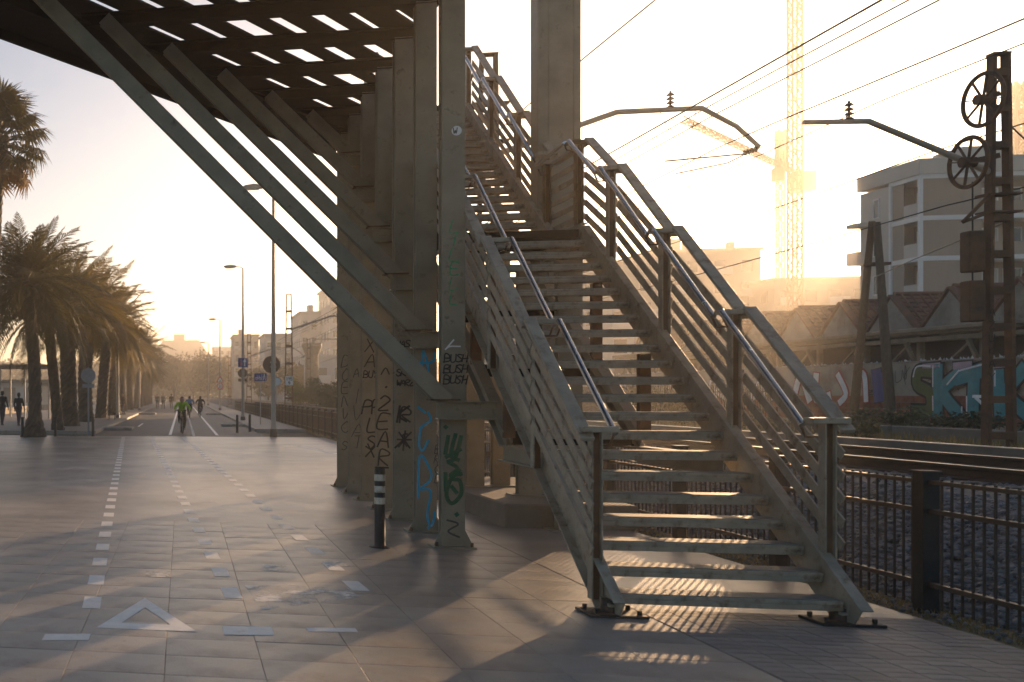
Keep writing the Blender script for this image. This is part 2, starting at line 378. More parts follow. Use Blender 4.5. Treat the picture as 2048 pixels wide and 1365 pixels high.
def lettering(mb, txt, org, ux, uy, size, w, nrm, adv=0.85, jit=0.03, mi=0, curvy=True, t=0.0025):
    org = Vector(org); ux = Vector(ux); uy = Vector(uy); x = 0.0
    for ch in txt:
        for stk in GL.get(ch, []):
            pts = [org + ux*(x + (a + random.uniform(-jit, jit) + (.18*b-.09 if jit > .04 else 0))*size) + uy*((b + random.uniform(-jit, jit))*size) for a, b in stk]
            mb.stroke(smooth_pts(pts, 4) if curvy else pts, nrm, w, t*random.uniform(0.8, 1.2), mi)
        x += size*adv
    return mb

# ------------------------------------------------------------------ ground, roads, pavements
def sheet(name, x0, x1, y0, y1, z, m, parent=None, kind='structure', nx=1, ny=1):
    mb = MB()
    vs = [(x0+(x1-x0)*i/nx, y0+(y1-y0)*j/ny, z) for j in range(ny+1) for i in range(nx+1)]
    mb.add(vs, [(j*(nx+1)+i, j*(nx+1)+i+1, (j+1)*(nx+1)+i+1, (j+1)*(nx+1)+i) for j in range(ny) for i in range(nx)])
    o = mb.build(name, m, parent)
    if not parent and kind: o['kind'] = kind
    return o
def joints_on(mname, bw, bh, dark=0.62, mortar=0.012):
    m = M[mname]; t = m.node_tree; N = t.nodes; L = t.links; b = N['Principled BSDF']
    old = b.inputs['Base Color'].links[0].from_socket
    tc = N.new('ShaderNodeTexCoord')
    br = N.new('ShaderNodeTexBrick'); br.inputs['Scale'].default_value = 1.0
    br.inputs['Brick Width'].default_value = bw; br.inputs['Row Height'].default_value = bh
    br.inputs['Mortar Size'].default_value = mortar; br.inputs['Mortar Smooth'].default_value = 0.3
    br.inputs['Color1'].default_value = (1, 1, 1, 1); br.inputs['Color2'].default_value = (0.88, 0.88, 0.88, 1); br.inputs['Mortar'].default_value = (dark, dark, dark, 1)
    L.new(tc.outputs['Object'], br.inputs['Vector'])
    mx = N.new('ShaderNodeMix'); mx.data_type = 'RGBA'; mx.blend_type = 'MULTIPLY'; mx.inputs['Factor'].default_value = 1
    L.new(old, mx.inputs['A']); L.new(br.outputs['Color'], mx.inputs['B']); L.new(mx.outputs['Result'], b.inputs['Base Color'])
joints_on('paving', 0.585, 0.45, 0.8, 0.006)
joints_on('sidewalk', 0.4, 0.4)

ground = sheet('ground', -620, 760, -60, 900, -0.06, 'earth')
plaza = tag(thing('pavement', 'broad paved plaza of stone slabs in front of the stairs', 'pavement'), kind='structure')
SX0, SX1, SY0, SY1 = -4.2, 3.42, 4.6, 13.15
BX0, BX1, BY0, BY1 = 3.42, 5.36, 4.9, 8.42
sheet('bedding', SX0, BX1, SY0, SY1, -0.004, 'joint', plaza)
pm = MB()
for (a, b, c, d) in ((-14, SX0, -8, 40), (SX0, BX1, SY1, 40), (BX0, BX1, BY1, SY1), (SX0, BX1, -8, SY0), (BX0, BX1, SY0, BY0)):
    pm.add([(a, c, 0), (b, c, 0), (b, d, 0), (a, d, 0)], [(0, 1, 2, 3)])
pm.build('paving', 'paving', plaza)
slab_me = []
def slab_mesh(lx, ly, th, ch):
    mb = MB(); x, y = lx/2, ly/2
    vs = [(-x, -y, -th), (x, -y, -th), (x, y, -th), (-x, y, -th), (-x, -y, -ch), (x, -y, -ch), (x, y, -ch), (-x, y, -ch),
          (-x+ch, -y+ch, 0), (x-ch, -y+ch, 0), (x-ch, y-ch, 0), (-x+ch, y-ch, 0)]
    fs = [(8, 9, 10, 11)] + [(a, (a+1) % 4, 4+(a+1) % 4, 4+a) for a in range(4)] + [(4+a, 4+(a+1) % 4, 8+(a+1) % 4, 8+a) for a in range(4)]
    return mb.add(vs, fs)
sm_ = slab_mesh(0.585-0.004, 0.45-0.004, 0.003, 0.001).mesh('slab', 'slab')
j = 0; y = SY0
while y + 0.45 <= SY1 + 0.01:
    for i in range(13):
        x = SX0 + 0.585*(i+0.5)
        put('slab', sm_, plaza, (x, y+0.225, random.uniform(-0.0006, 0.0012)), (random.uniform(-.0012, .0012), random.uniform(-.0012, .0012), 0))
    y += 0.45; j += 1
bm_ = slab_mesh(0.215-0.005, 0.11-0.005, 0.004, 0.002).mesh('brick', 'brick_paver')
j = 0; y = BY0
while y + 0.11 <= BY1 + 0.005:
    n = 9
    for i in range(n):
        x = BX0 + 0.1075 + 0.215*i + (0.0 if j % 2 else -0.0)
        put('brick', bm_, plaza, (x, y+0.055, random.uniform(-0.0005, 0.002)), (random.uniform(-.006, .006), random.uniform(-.006, .006), random.uniform(-.01, .01)))
    y += 0.11; j += 1

road = sheet('road', -3.6, 3.2, 40, 420, -0.006, 'asphalt', ny=10)
lw = tag(thing('sidewalk', 'raised pavement with kerb under the palm row', 'sidewalk', (-5, 42, 0)), kind='structure')
MB().mm(-14, -3.78, 42.2, 420, -0.05, 0.11).build('sidewalk_slab', 'sidewalk', lw)
km = MB()
for k in range(60):
    y = 42.2 + k*2.0
    km.mm(-3.78, -3.6, y+0.01, y+1.99, -0.05, 0.122)
km.mm(-9, -3.6, 42.02, 42.2, -0.05, 0.12)
km.build('kerb', 'kerb', lw)
rw = tag(thing('sidewalk', 'raised pavement strip with kerb beside the brown railing', 'sidewalk', (4, 46, 0)), kind='structure')
MB().mm(3.38, 5.40, 46.2, 420, -0.05, 0.10).build('sidewalk_slab', 'sidewalk', rw)
km = MB()
for k in range(60):
    y = 46.2 + k*2.0
    km.mm(3.2, 3.38, y+0.01, y+1.99, -0.05, 0.115)
km.mm(3.2, 5.4, 46.02, 46.2, -0.05, 0.115)
km.build('kerb', 'kerb', rw)
for (x0, x1, y0, y1, lb) in ((2.0, 3.19, 53, 54.2, 'low grey kerb island jutting from the pavement by the blue arrow sign'), (1.9, 3.19, 84, 85.5, 'low grey kerb island beyond the cyclists near the speed limit sign'),
                             (-3.59, -2.3, 46.5, 48.2, 'dark low kerb island beside the round sign and palms'), (-3.59, -2.2, 84, 86, 'sunlit low kerb island farther along the palm row')):
    t = tag(thing('kerb_island', lb, 'kerb', ((x0+x1)/2, (y0+y1)/2, 0), 'kerb islands along the road'))
    MB().mm(x0, x1, y0, y1, -0.02, 0.13).build('kerb_block', 'kerb', t, 0.03)
    MB().mm(x0+0.15, x1-0.15, y0+0.15, y1-0.15, 0.1, 0.135).build('infill', 'sidewalk', t)
beach = sheet('beach', -120, -14, -8, 420, 0.0, 'sand')
sea = sheet('sea', -600, -60, 10, 800, 0.02, 'sea')

# painted markings (4 mm above the ground): every dash is a piece of the marking it belongs to
def dashes(name, label, fx, y0, y1, pitch, ln, wd, z, grp):
    t = tag(thing(name, label, 'road marking', (fx(y0), y0, z), grp))
    me = None; y = y0
    sl = (fx(y0+1)-fx(y0))
    me = MB().add([(-wd/2-sl*ln/2, -ln/2, 0), (wd/2-sl*ln/2, -ln/2, 0), (wd/2+sl*ln/2, ln/2, 0), (-wd/2+sl*ln/2, ln/2, 0)], [(0, 1, 2, 3)]).mesh('dash', 'road_paint')
    while y < y1:
        put('dash', me, t, (fx(y), y, z)); y += pitch
    return t
g = 'dashed lane lines across the plaza'
dashes('lane_line', 'dashed white lane line on the plaza, leftmost of the three', lambda y: -0.31-0.05*y, 7.9, 39.5, 0.97, 0.45, 0.14, 0.003, g)
dashes('lane_line', 'dashed white lane line on the plaza, middle of the three', lambda y: 0.84-0.052*y, 8.5, 39.5, 0.97, 0.45, 0.14, 0.003, g)
dashes('lane_line', 'dashed white lane line on the plaza, the one closest to the steel columns', lambda y: 1.9-0.048*y, 9.0, 39.5, 0.97, 0.45, 0.14, 0.003, g)
dashes('lane_line', 'dashed centre line of the cycle lane on the dark asphalt', lambda y: 0.45, 41, 120, 1.2, 0.6, 0.10, -0.001, 'lane lines on the asphalt')
tag(sheet('lane_line', -0.56, -0.44, 41.5, 140, -0.002, 'road_paint', kind=None), 'solid white line on the asphalt passing under the lime cyclist', 'road marking', 'lane lines on the asphalt')
tag(sheet('lane_line', 1.34, 1.46, 41.5, 140, -0.002, 'road_paint', kind=None), 'solid white line on the asphalt beside the kerb islands', 'road marking', 'lane lines on the asphalt')
tag(sheet('lane_line', -2.3, -2.2, 52, 58, -0.002, 'road_paint', kind=None), 'short white line on the asphalt by the palm side kerb', 'road marking', 'lane lines on the asphalt')
# give-way triangle and stop bars
def flat(name, label, polys, z=0.003, group=None, m='road_paint'):
    mb = MB()
    for p in polys: mb.add([(a, b, z) for a, b in p], [tuple(range(len(p)))])
    return tag(mb.build(name, m), label, 'road marking', group)
A, B_, C_ = (-0.60, 7.05), (0.10, 7.05), (-0.30, 8.15)
def inset(P, k):
    cx = sum(p[0] for p in P)/3; cy = sum(p[1] for p in P)/3
    return [(cx+(p[0]-cx)*k, cy+(p[1]-cy)*k) for p in P]
I = inset([A, B_, C_], 0.5); O3 = [A, B_, C_]
flat('triangle_marking', 'white painted triangle outline on the slabs in the foreground', [[O3[i], O3[(i+1) % 3], I[(i+1) % 3], I[i]] for i in range(3)])
flat('stop_bar', 'white painted bar on the slabs, left of the triangle', [[(-0.93, 6.62), (-0.62, 6.68), (-0.62, 6.86), (-0.93, 6.80)]], group='stop bars')
flat('stop_bar', 'white painted bar on the slabs, just beyond the triangle tip', [[(0.28, 7.0), (0.62, 7.04), (0.62, 7.30), (0.28, 7.26)]], group='stop bars')
flat('stop_bar', 'white painted bar on the slabs closest to the near column', [[(0.86, 7.2), (1.2, 7.24), (1.2, 7.36), (0.86, 7.32)]], group='stop bars')
flat('white_patch', 'large broken white patch on the slabs beyond the triangle', [[(.53, 8.84), (1.38, 9.0), (1.42, 8.5), (.6, 7.85)]], m='broken_white')  # one big white patch, broken up by noise gaps
for (x, y, lb) in ((-.22, 9.26, 'single faded white square on the slabs between the dashed lines'), (.87, 9.78, 'single faded white square just before the banded bollard'), (1.48, 10.1, 'single faded white square closest to the banded bollard')):
    flat('paint_square', lb, [[(x-.11, y-.16), (x+.11, y-.16), (x+.11, y+.16), (x-.11, y+.16)]], 0.0042, 'faded white squares', 'broken_white')
flat('edge_marking', 'white angled edge line on the pavement by the far columns', [[(3.65, 33), (3.8, 33), (4.55, 27.5), (4.4, 27.5)], [(3.2, 33.02), (3.64, 33.02), (3.64, 33.25), (3.2, 33.25)], [(4.56, 27.5), (5.3, 27.5), (5.3, 27.7), (4.56, 27.7)]])

# ------------------------------------------------------------------ railway: embankment, track, fence
def zbal(x):   # cross-section of the ballast bank
    P = [(5.70, -0.05), (5.85, 0.04), (7.15, 0.63), (7.45, 0.68), (11.6, 0.68), (12.3, 0.62), (60, 0.62)]
    for (a, za), (b, zb) in zip(P, P[1:]):
        if x <= b: return za + (zb-za)*max(0, (x-a)/(b-a))
    return P[-1][1]
mb = MB(); xs = [5.70, 5.85, 6.0, 6.2, 6.4, 6.6, 6.8, 7.0, 7.15, 7.45, 9, 11.6, 12.3]; ys = [-6+0.5*i for i in range(80)] + [34+8*i for i in range(50)]
mb.add([(x + (random.uniform(-.02, .02) if 0 < i < 12 else 0), y, zbal(x)+(random.uniform(-.02, .02) if i else 0)) for y in ys for i, x in enumerate(xs)],
       [(j*13+i, j*13+i+1, (j+1)*13+i+1, (j+1)*13+i) for j in range(len(ys)-1) for i in range(12)])
tag(mb.build('embankment', 'ballast_bed'), kind='structure')
verge_xs = [12.3, 12.8, 13.4, 14.2, 16, 20, 30, 60, 160]
mb = MB(); vy = [-6+3*i for i in range(30)] + [90+25*i for i in range(16)]
mb.add([(x, y, 0.62 + (noise.noise(Vector((x*.4, y*.4, 3)))*0.10 if 12.5 < x < 22 else 0)) for y in vy for x in verge_xs], [(j*9+i, j*9+i+1, (j+1)*9+i+1, (j+1)*9+i) for j in range(len(vy)-1) for i in range(8)])
tag(mb.build('verge', 'earth'), kind='structure')
# stones of the bank, one mass
mb = MB(); rs = random.Random(3)
ICO = [(0, 0, 1), (.89, 0, .45), (.28, .85, .45), (-.72, .53, .45), (-.72, -.53, .45), (.28, -.85, .45), (.72, .53, -.45), (-.28, .85, -.45), (-.89, 0, -.45), (-.28, -.85, -.45), (.72, -.53, -.45), (0, 0, -1)]
ICF = [(0, 1, 2), (0, 2, 3), (0, 3, 4), (0, 4, 5), (0, 5, 1), (1, 6, 2), (2, 7, 3), (3, 8, 4), (4, 9, 5), (5, 10, 1), (6, 7, 2), (7, 8, 3), (8, 9, 4), (9, 10, 5), (10, 6, 1), (11, 7, 6), (11, 8, 7), (11, 9, 8), (11, 10, 9), (11, 6, 10)]
def stone(x, y, z, r):
    q = rs.random()*6.28; ca, sa = math.cos(q), math.sin(q); sx, sy, sz = rs.uniform(.7, 1.3), rs.uniform(.6, 1.1), rs.uniform(.55, .95)
    mb.add([(x+r*((a*sx)*ca-(b*sy)*sa)*rs.uniform(.85, 1.15), y+r*((a*sx)*sa+(b*sy)*ca), z+r*c*sz*rs.uniform(.8, 1.2)) for a, b, c in ICO], ICF)
for k in range(15000):
    y = 4.5 + 16*(rs.random()**1.3)
    if rs.random() < 0.8: x = rs.uniform(5.72, 7.4)
    else: x = rs.uniform(7.3, 11.6)
    stone(x, y, zbal(x)+0.005, rs.uniform(.024, .05))
for k in range(700):
    stone(rs.uniform(5.38, 5.75), rs.uniform(4.6, 14), 0.012, rs.uniform(.008, .024))
tag(mb.build('gravel', 'ballast_stone'), 'grey crushed stone ballast heaped behind the iron fence', 'gravel', kind='stuff')

track = thing('railway_track', 'railway track with shiny rails on grey ballast behind the fence', 'track', (9.5, 20, 0.68))
def rail_mesh(mb, x, y0, y1, zt):
    P = [(-.07, -.16), (.07, -.16), (.07, -.145), (.012, -.125), (.012, -.045), (.035, -.03), (.035, 0), (-.035, 0), (-.035, -.03), (-.012, -.045), (-.012, -.125), (-.07, -.145)]
    return mb.prism([(x+a, y0, zt+b) for a, b in P], (0, y1-y0, 0))
for x in (8.68, 10.35):
    r = rail_mesh(MB(), x, -6, 420, 0.85).build('rail', 'rail_side', track)
    MB().mm(x-.032, x+.032, -6, 420, 0.8505, 0.854).build('running_surface', 'rail_top', r)
slp = MB().prism([(-1.3, -.12, 0), (1.3, -.12, 0), (1.3, -.10, .1), (-1.3, -.10, .1)], (0, .24, 0)).mesh('sleeper', 'sleeper')
for k in range(110): put('sleeper', slp, track, (9.515, 4.2+0.6*k, 0.60))
duct = thing('cable_duct', 'long concrete cable duct with a shiny steel lid beyond the track', 'cable duct', (12.6, 20, 0.6))
MB().mm(12.3, 12.66, -6, 300, 0.52, .835).build('duct_body', 'concrete', duct)
MB().mm(12.32, 12.44, -6, 300, .838, .85).build('lid', 'rail_top', duct)

fence = thing('iron_fence', 'long rusty brown iron bar fence between the plaza and the railway', 'fence', (5.56, 20, 0))
FX = 5.56
fb = MB().box((0, 0, 0.53), (0.013, 0.013, 0.98)).mesh('bar', 'fence_iron')
posts = []; y = 8.71-1.9*2
pm_ = MB().box((0, 0, 0.53), (0.11, 0.11, 1.06)).box((0, 0, 1.065), (0.135, 0.135, 0.02)).mesh('post', 'black_iron')
while y < 150:
    posts.append(y)
    if y < 80: put('post', pm_, fence, (FX, y, 0))
    y += 1.9
for (z, hh) in ((0.99, 0.03), (0.77, 0.035), (0.215, 0.035)):
    MB().mm(FX-.022, FX+.022, 4.0, 150, z-hh/2, z+hh/2).build('rail', 'fence_iron', fence)
n = 0; y = 4.95; far = MB()
while y < 110:
    if min(abs(y-p) for p in posts) > 0.075:
        if n < 295: put('bar', fb, fence, (FX, y, 0)); n += 1
        else: far.box((FX, y, 0.53), (0.016, 0.016, 0.96))
    y += 0.1
tag(far.build('bars', 'fence_iron', fence), kind='stuff')
# dry weeds along the foot of the fence
def blades(mb, n, xr, yr, zf, hr, wd=0.006, seed=1, lean=0.5):
    q = random.Random(seed)
    for k in range(n):
        x, y = q.uniform(*xr), q.uniform(*yr); z = zf(x, y); h = q.uniform(*hr); a = q.random()*6.28
        dx, dy = math.cos(a)*h*lean*q.random(), math.sin(a)*h*lean*q.random(); b = q.random()*3.14; wx, wy = math.cos(b)*wd, math.sin(b)*wd
        mb.add([(x-wx, y-wy, z), (x+wx, y+wy, z), (x+dx*.4+wx*.7, y+dy*.4+wy*.7, z+h*.6), (x+dx*.4-wx*.7, y+dy*.4-wy*.7, z+h*.6), (x+dx, y+dy, z+h)], [(0, 1, 2, 3), (3, 2, 4)])
    return mb
mb = MB(); blades(mb, 3500, (5.37, 5.72), (4.6, 15), lambda x, y: -0.01, (0.015, 0.07), 0.004, 5, 1.2)
blades(mb, 700, (5.38, 5.7), (15, 60), lambda x, y: 0, (0.05, 0.2), 0.01, 6)
tag(mb.build('weeds', 'dry_grass'), 'dry weeds and litter along the foot of the iron fence', 'weeds', kind='stuff')
sheet('dirt_strip', BX1, 5.72, -6, 46, -0.008, 'earth')
sheet('dirt_strip', 5.40, 5.72, 46, 300, 0.0, 'earth')
vz = lambda x, y: 0.62 + noise.noise(Vector((x*.4, y*.4, 3)))*0.10 - 0.02
mb = MB(); blades(mb, 16000, (12.8, 21.5), (14, 60), vz, (0.08, 0.30), 0.012, 8)
tag(mb.build('dry_grass', 'dry_grass'), 'straw coloured dry grass on the verge beyond the rails', 'grass', kind='stuff')

# ------------------------------------------------------------------ footbridge: columns, struts, slatted deck
CX = 2.87; CY = [11.486 + 1.212*i for i in range(7)]
STUB = [1.585 + 0.817*i for i in range(8)]
ZD = 6.5
bridge = thing('footbridge', 'weathered steel footbridge deck with slanted struts on a row of graffitied columns', 'footbridge', (CX, 15, 0))
def hcol(name, x, y, z0, z1, w=0.235, d=0.15, m='steel_column', flare=True, parent=None):
    mb = MB()
    mb.mm(x-w/2, x+w/2, y-d/2, y-d/2+0.018, z0+0.02, z1); mb.mm(x-w/2, x+w/2, y+d/2-0.018, y+d/2, z0+0.02, z1)
    mb.mm(x-0.007, x+0.007, y-d/2+0.018, y+d/2-0.018, z0+0.02, z1)
    o = mb.build(name, m, parent or bridge, 0.003)
    g = MB(); g.box((x, y, z0+0.01), (w+0.20, d+0.14, 0.022))
    if flare:
        for s in (-1, 1):
            g.prism([(x+s*(w/2), y-d/2+0.006, z0+0.021), (x+s*(w/2+0.085), y-d/2+0.006, z0+0.021), (x+s*(w/2), y-d/2+0.006, z0+0.20)], (0, 0.012, 0))
    g.build('base_plate', m, o, 0.002)
    if flare:
        for a in (-1, 1):
            MB().lathe([(0, .045), (.014, .045), (.016, .03), (.016, 0)], (x+a*(w/2+0.06), y-d/2-0.035, z0+0.02), 6, smooth=False).build('bolt', 'steel_rust', o)
    return o
columns = [hcol('column', CX, CY[i], 0, 6.36) for i in range(7)]
SK = 1.068
def strut_top(i): return CX - 0.13 - (6.36-STUB[i])/SK
for i in range(6):
    y = CY[i] - 0.075 - 0.07
    if STUB[i] < 6.0:
        MB().ibeam((CX-0.19, y, STUB[i]-0.1), (3.27, y, STUB[i]-0.1), 0.13, 0.20).build('stub_beam', 'steel_column', bridge, 0.002)
    x0 = CX-0.10
    MB().ibeam((x0, y, STUB[i]-0.01), (strut_top(i), y, 6.372), 0.17, 0.13, 0.012, 0.022, up=(0, 1, 0)).build('strut', 'steel_column', bridge, 0.003)
    MB().box((x0-0.02, y, STUB[i]+0.012), (0.30, 0.17, 0.018)).build('seat_plate', 'steel_rust', bridge)
for i in range(7):
    y = CY[i] - 0.0
    x0 = strut_top(i)-0.3 if i < 6 else CX-0.3
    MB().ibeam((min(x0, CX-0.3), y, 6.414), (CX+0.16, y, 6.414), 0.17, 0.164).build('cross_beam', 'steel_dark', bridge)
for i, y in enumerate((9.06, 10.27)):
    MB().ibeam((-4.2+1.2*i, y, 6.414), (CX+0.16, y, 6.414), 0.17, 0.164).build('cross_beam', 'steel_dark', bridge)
DO = Vector((-1.27, 14.68)); DB = Vector((.559, .829)); DN = Vector((.829, -.559))
def uv(u, v): p = DO + DB*u + DN*v; return p
edges = [0.0, 0.72]
gaps = [1.5, 1.96, 2.40, 2.81, 3.25, 3.60, 4.05, 4.5, 4.95, 5.4, 5.85, 6.3, 6.75, 7.2, 7.65, 8.1]
GW = [.05, .055, .12, .075, .08, .045] + [.03]*10
bands = [(0.0, 0.715), (0.72, gaps[0]-GW[0])] + [(a+p, b-q_) for a, b, p, q_ in zip(gaps, gaps[1:], GW, GW[1:])]
for (v0, v1) in bands:
    c = []
    for v in (v0, v1):
        um = (3.02+1.27-.829*v)/.559; un = (8.4-14.68+.559*v)/.829
        c.append((un, um))
    if c[1][1] - c[1][0] < 0.5: continue
    P = [uv(c[0][0], v0), uv(c[0][1], v0), uv(c[1][1], v1), uv(c[1][0], v1)]
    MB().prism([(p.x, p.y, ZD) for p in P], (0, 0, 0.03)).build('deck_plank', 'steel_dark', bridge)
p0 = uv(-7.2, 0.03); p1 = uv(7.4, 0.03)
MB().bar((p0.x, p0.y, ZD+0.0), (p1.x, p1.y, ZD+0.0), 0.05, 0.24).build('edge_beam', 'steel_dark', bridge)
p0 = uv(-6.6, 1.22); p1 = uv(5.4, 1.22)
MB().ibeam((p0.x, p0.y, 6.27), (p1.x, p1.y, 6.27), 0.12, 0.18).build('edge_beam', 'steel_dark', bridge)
# inner legs, plinth and the tall pier
MB().prism([(3.935, 13.27, -0.02), (5.45, 13.27, -0.02), (5.45, 17.6, -0.02), (3.935, 17.6, -0.02)], (0, 0, 0.32)).build('plinth', 'concrete', bridge, 0.02)
def lowbeam(y): return 1.585 + 0.674*(y-11.486)
hcol('column', 4.60, 13.10, 0, 3.36, 0.27, 0.14, flare=False)
hcol('column', 4.56, 14.39, 0.30, lowbeam(14.39)-0.21, 0.28, 0.15, flare=False)
hcol('column', 4.62, 15.80, 0.30, lowbeam(15.8)-0.21, 0.24, 0.14, flare=False)
hcol('column', 4.21, 15.60, 0.30, lowbeam(15.6)-0.4, 0.24, 0.14, flare=False)
pier = MB(); px, py = 4.99, 14.72
pier.mm(px-.25, px+.25, py-.15, py-.125, 0.30, 9.2); pier.mm(px-.25, px+.25, py+.125, py+.15, 0.30, 9.2); pier.mm(px-.02, px+.02, py-.125, py+.125, 0.3, 9.2)
pier.mm(px-.252, px-.23, py-.123, py+.123, 0.30, 9.2)
pier = pier.build('pier', 'steel_column', bridge, 0.004)
pier['label'] = 'tall steel pier rising behind the landing'
MB().mm(px+.19, px+.27, py-.172, py-.152, 0.3, 9.2).mm(px-.12, px-.09, py-.165, py-.152, 0.3, 9.2).build('flange_strip', 'steel_column', pier)

# spray paint on the column faces (each its own part of its column)
def face(i, dx, z): return Vector((CX+dx*.92, CY[i]-0.075-0.002, z))
FN = (0, -1, 0); UX = (1, 0, 0); UZ = (0, 0, 1)
def scrawl(i, name, m, jobs):
    for (txt, dx, z, size, w, vert) in jobs:
        mb = MB()
        if vert:
            for k, ch in enumerate(txt): lettering(mb, ch, face(i, dx, z-k*size*1.18), UX, UZ, size, w, FN, jit=0.05)
        else: lettering(mb, txt, face(i, dx, z), UX, UZ, size, w*1.25, FN, adv=0.72, jit=0.07)
        mb.build(name, m, columns[i])
def free(i, name, m, lines, w):
    mb = MB()
    for ln in lines: mb.stroke(smooth_pts([face(i, dx, z) for dx, z in ln], 6), FN, w)
    return mb.build(name, m, columns[i])
scrawl(0, 'graffiti', 'ink_black', [('BUSH', -.10, 2.00, .085, .011, False), ('BUSH', -.105, 1.885, .085, .011, False), ('BUSH', -.105, 1.77, .085, .011, False)])
free(0, 'graffiti', 'ink_green', [[(-.06, 1.20), (-.09, 1.02)], [(.02, 1.22), (-.03, 1.0), (.05, .95)], [(.08, 1.2), (.02, .98), (-.06, .93)], [(-.08, .98), (.07, 1.06)],
      [(-.05, .92), (.04, .86), (-.04, .78), (.06, .84)], [(.08, .80), (-.02, .76), (-.08, .58), (-.02, .48), (.08, .58), (.07, .72), (.0, .74)], [(-.09, .80), (-.085, .62)], [(-.02, .66), (.03, .60)], [(-.09, 1.30), (-.085, 1.305)], [(.03, .36), (.038, .365)]], .042)
scrawl(0, 'graffiti', 'ink_mint', [('LILELL', -.03, 3.40, .13, .012, True)])
free(0, 'graffiti', 'ink_grey', [[(-.07, .30), (.05, .26), (-.06, .18), (.06, .12)]], .02)
free(0, 'graffiti', 'sign_white', [[(-.09, 2.14), (-.04, 2.17), (.07, 2.17)], [(-.08, 2.15), (.0, 2.24)]], .016)
st = MB().disc((CX+.03, CY[0]-.0775, 4.49), FN, .052, .003, 16).build('sticker', 'sign_white', columns[0])
lettering(MB(), 'W', (CX-.005, CY[0]-.0795, 4.46), UX, UZ, .06, .01, FN).build('sticker_mark', 'ink_grey', st)
free(1, 'graffiti', 'ink_blue', [[(-.05, 2.24), (-.045, 2.245)], [(-.12, 1.92), (-.06, 2.0), (-.04, 2.18), (.02, 1.98), (.02, 1.9)], [(-.12, 2.03), (.08, 2.05), (.11, 2.16)],
      [(-.02, 1.86), (.06, 1.82), (.02, 1.70), (.08, 1.60)], [(-.10, 1.50), (-.02, 1.44)], [(.02, 1.44), (.05, 1.34), (-.06, 1.26), (-.09, 1.06), (-.05, .98), (.02, 1.10)], [(-.08, 1.25), (.05, 1.34)],
      [(-.10, .42), (-.08, .92), (.05, .74), (.04, .62), (-.08, .52), (.05, .50), (.01, .22), (.05, .02+.06), (.09, .16), (.10, .25)], [(.02, .06), (.024, .062)]], .027)
scrawl(2, 'graffiti', 'ink_black', [('HAST', -.11, 2.28, .085, .010, False), ('SK', -.10, 1.90, .085, .012, False), ('WARZ', -.10, 1.77, .075, .012, False), ('K', -.08, 1.30, .2, .022, False), ('*', -.10, .92, .26, .018, False), ('R', -.05, 1.28, .2, .018, False)])
scrawl(3, 'graffiti', 'ink_black', [('^', -.06, 1.88, .15, .014, False), ('.', -.02, 1.75, .1, .02, False), ('2EAR', -.10, 1.42, .22, .022, True)])
scrawl(4, 'graffiti', 'ink_black', [('XA', -.06, 2.32, .2, .016, True), ('BUY', -.10, 1.92, .1, .012, False), ('PP', -.11, 1.36, .20, .018, False), ('L', -.03, 1.08, .2, .018, False), ('S', -.05, .82, .2, .018, False), ('X', -.05, .68, .2, .018, False)])
scrawl(5, 'graffiti', 'ink_grey', [('A', -.05, 1.95, .13, .012, False), ('IVA', -.06, 1.5, .24, .012, True), ('T', -.06, .75, .2, .012, False)])
scrawl(6, 'graffiti', 'ink_grey', [('DOENVO', -.05, 2.15, .2, .016, True), ('S', -.05, .66, .15, .012, False)])
scrawl(1, 'graffiti', 'ink_grey', [('BRCD', .105, .95, .10, .010, True)])

# ------------------------------------------------------------------ staircase
stairs = thing('staircase', 'straight steel staircase with open treads and slatted railings climbing to the footbridge', 'staircase', (3.93, 8.1, 0))
RISE, GO = 0.165, 0.231; Y1 = 8.107; K = RISE/GO
XL, XR = 3.17, 4.69
nose = lambda y: RISE + (y-Y1)*K
YL0 = Y1 + 21*GO; ZL = 22*RISE; YL1 = YL0 + 1.20
nose2 = lambda y: ZL + RISE + (y-YL1)*K
NU = 18; YU = YL1 + (NU-1)*GO; ZU = ZL + NU*RISE
tm = MB(); w = XR-XL-0.05
tm.mm(-w/2, w/2, 0.0, 0.245, -0.03, 0); tm.mm(-w/2+.0015, w/2-.0015, 0.0015, 0.02, -0.07, -0.0295); tm.mm(-w/2+.0015, w/2-.0015, 0.225, 0.243, -0.06, -0.0295)
tread_me = tm.mesh('tread', 'steel_stair')
tt = MB().mm(-w/2+.02, w/2-.02, 0.012, 0.235, 0.0005, 0.008).mesh('tread_pad', 'tread_top')
def treads(n, y0, z0):
    for k in range(n):
        o = put('tread', tread_me, stairs, ((XL+XR)/2, y0+k*GO, z0+k*RISE)); LOC[o.name] = Vector((0, 0, 0))
        p = bpy.data.objects.new('tread_pad', tt); col.objects.link(p); p.parent = o
        b = o.modifiers.new('bevel', 'BEVEL'); b.width = .004; b.segments = 1
treads(21, Y1, RISE)
treads(NU-1, YL1, ZL+RISE)
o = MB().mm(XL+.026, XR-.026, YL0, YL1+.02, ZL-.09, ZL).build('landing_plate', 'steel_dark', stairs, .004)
o = MB().mm(XL-.1, XR+.2, YU, YU+2.2, ZU-.10, ZU).build('landing_plate', 'steel_dark', stairs, .004)
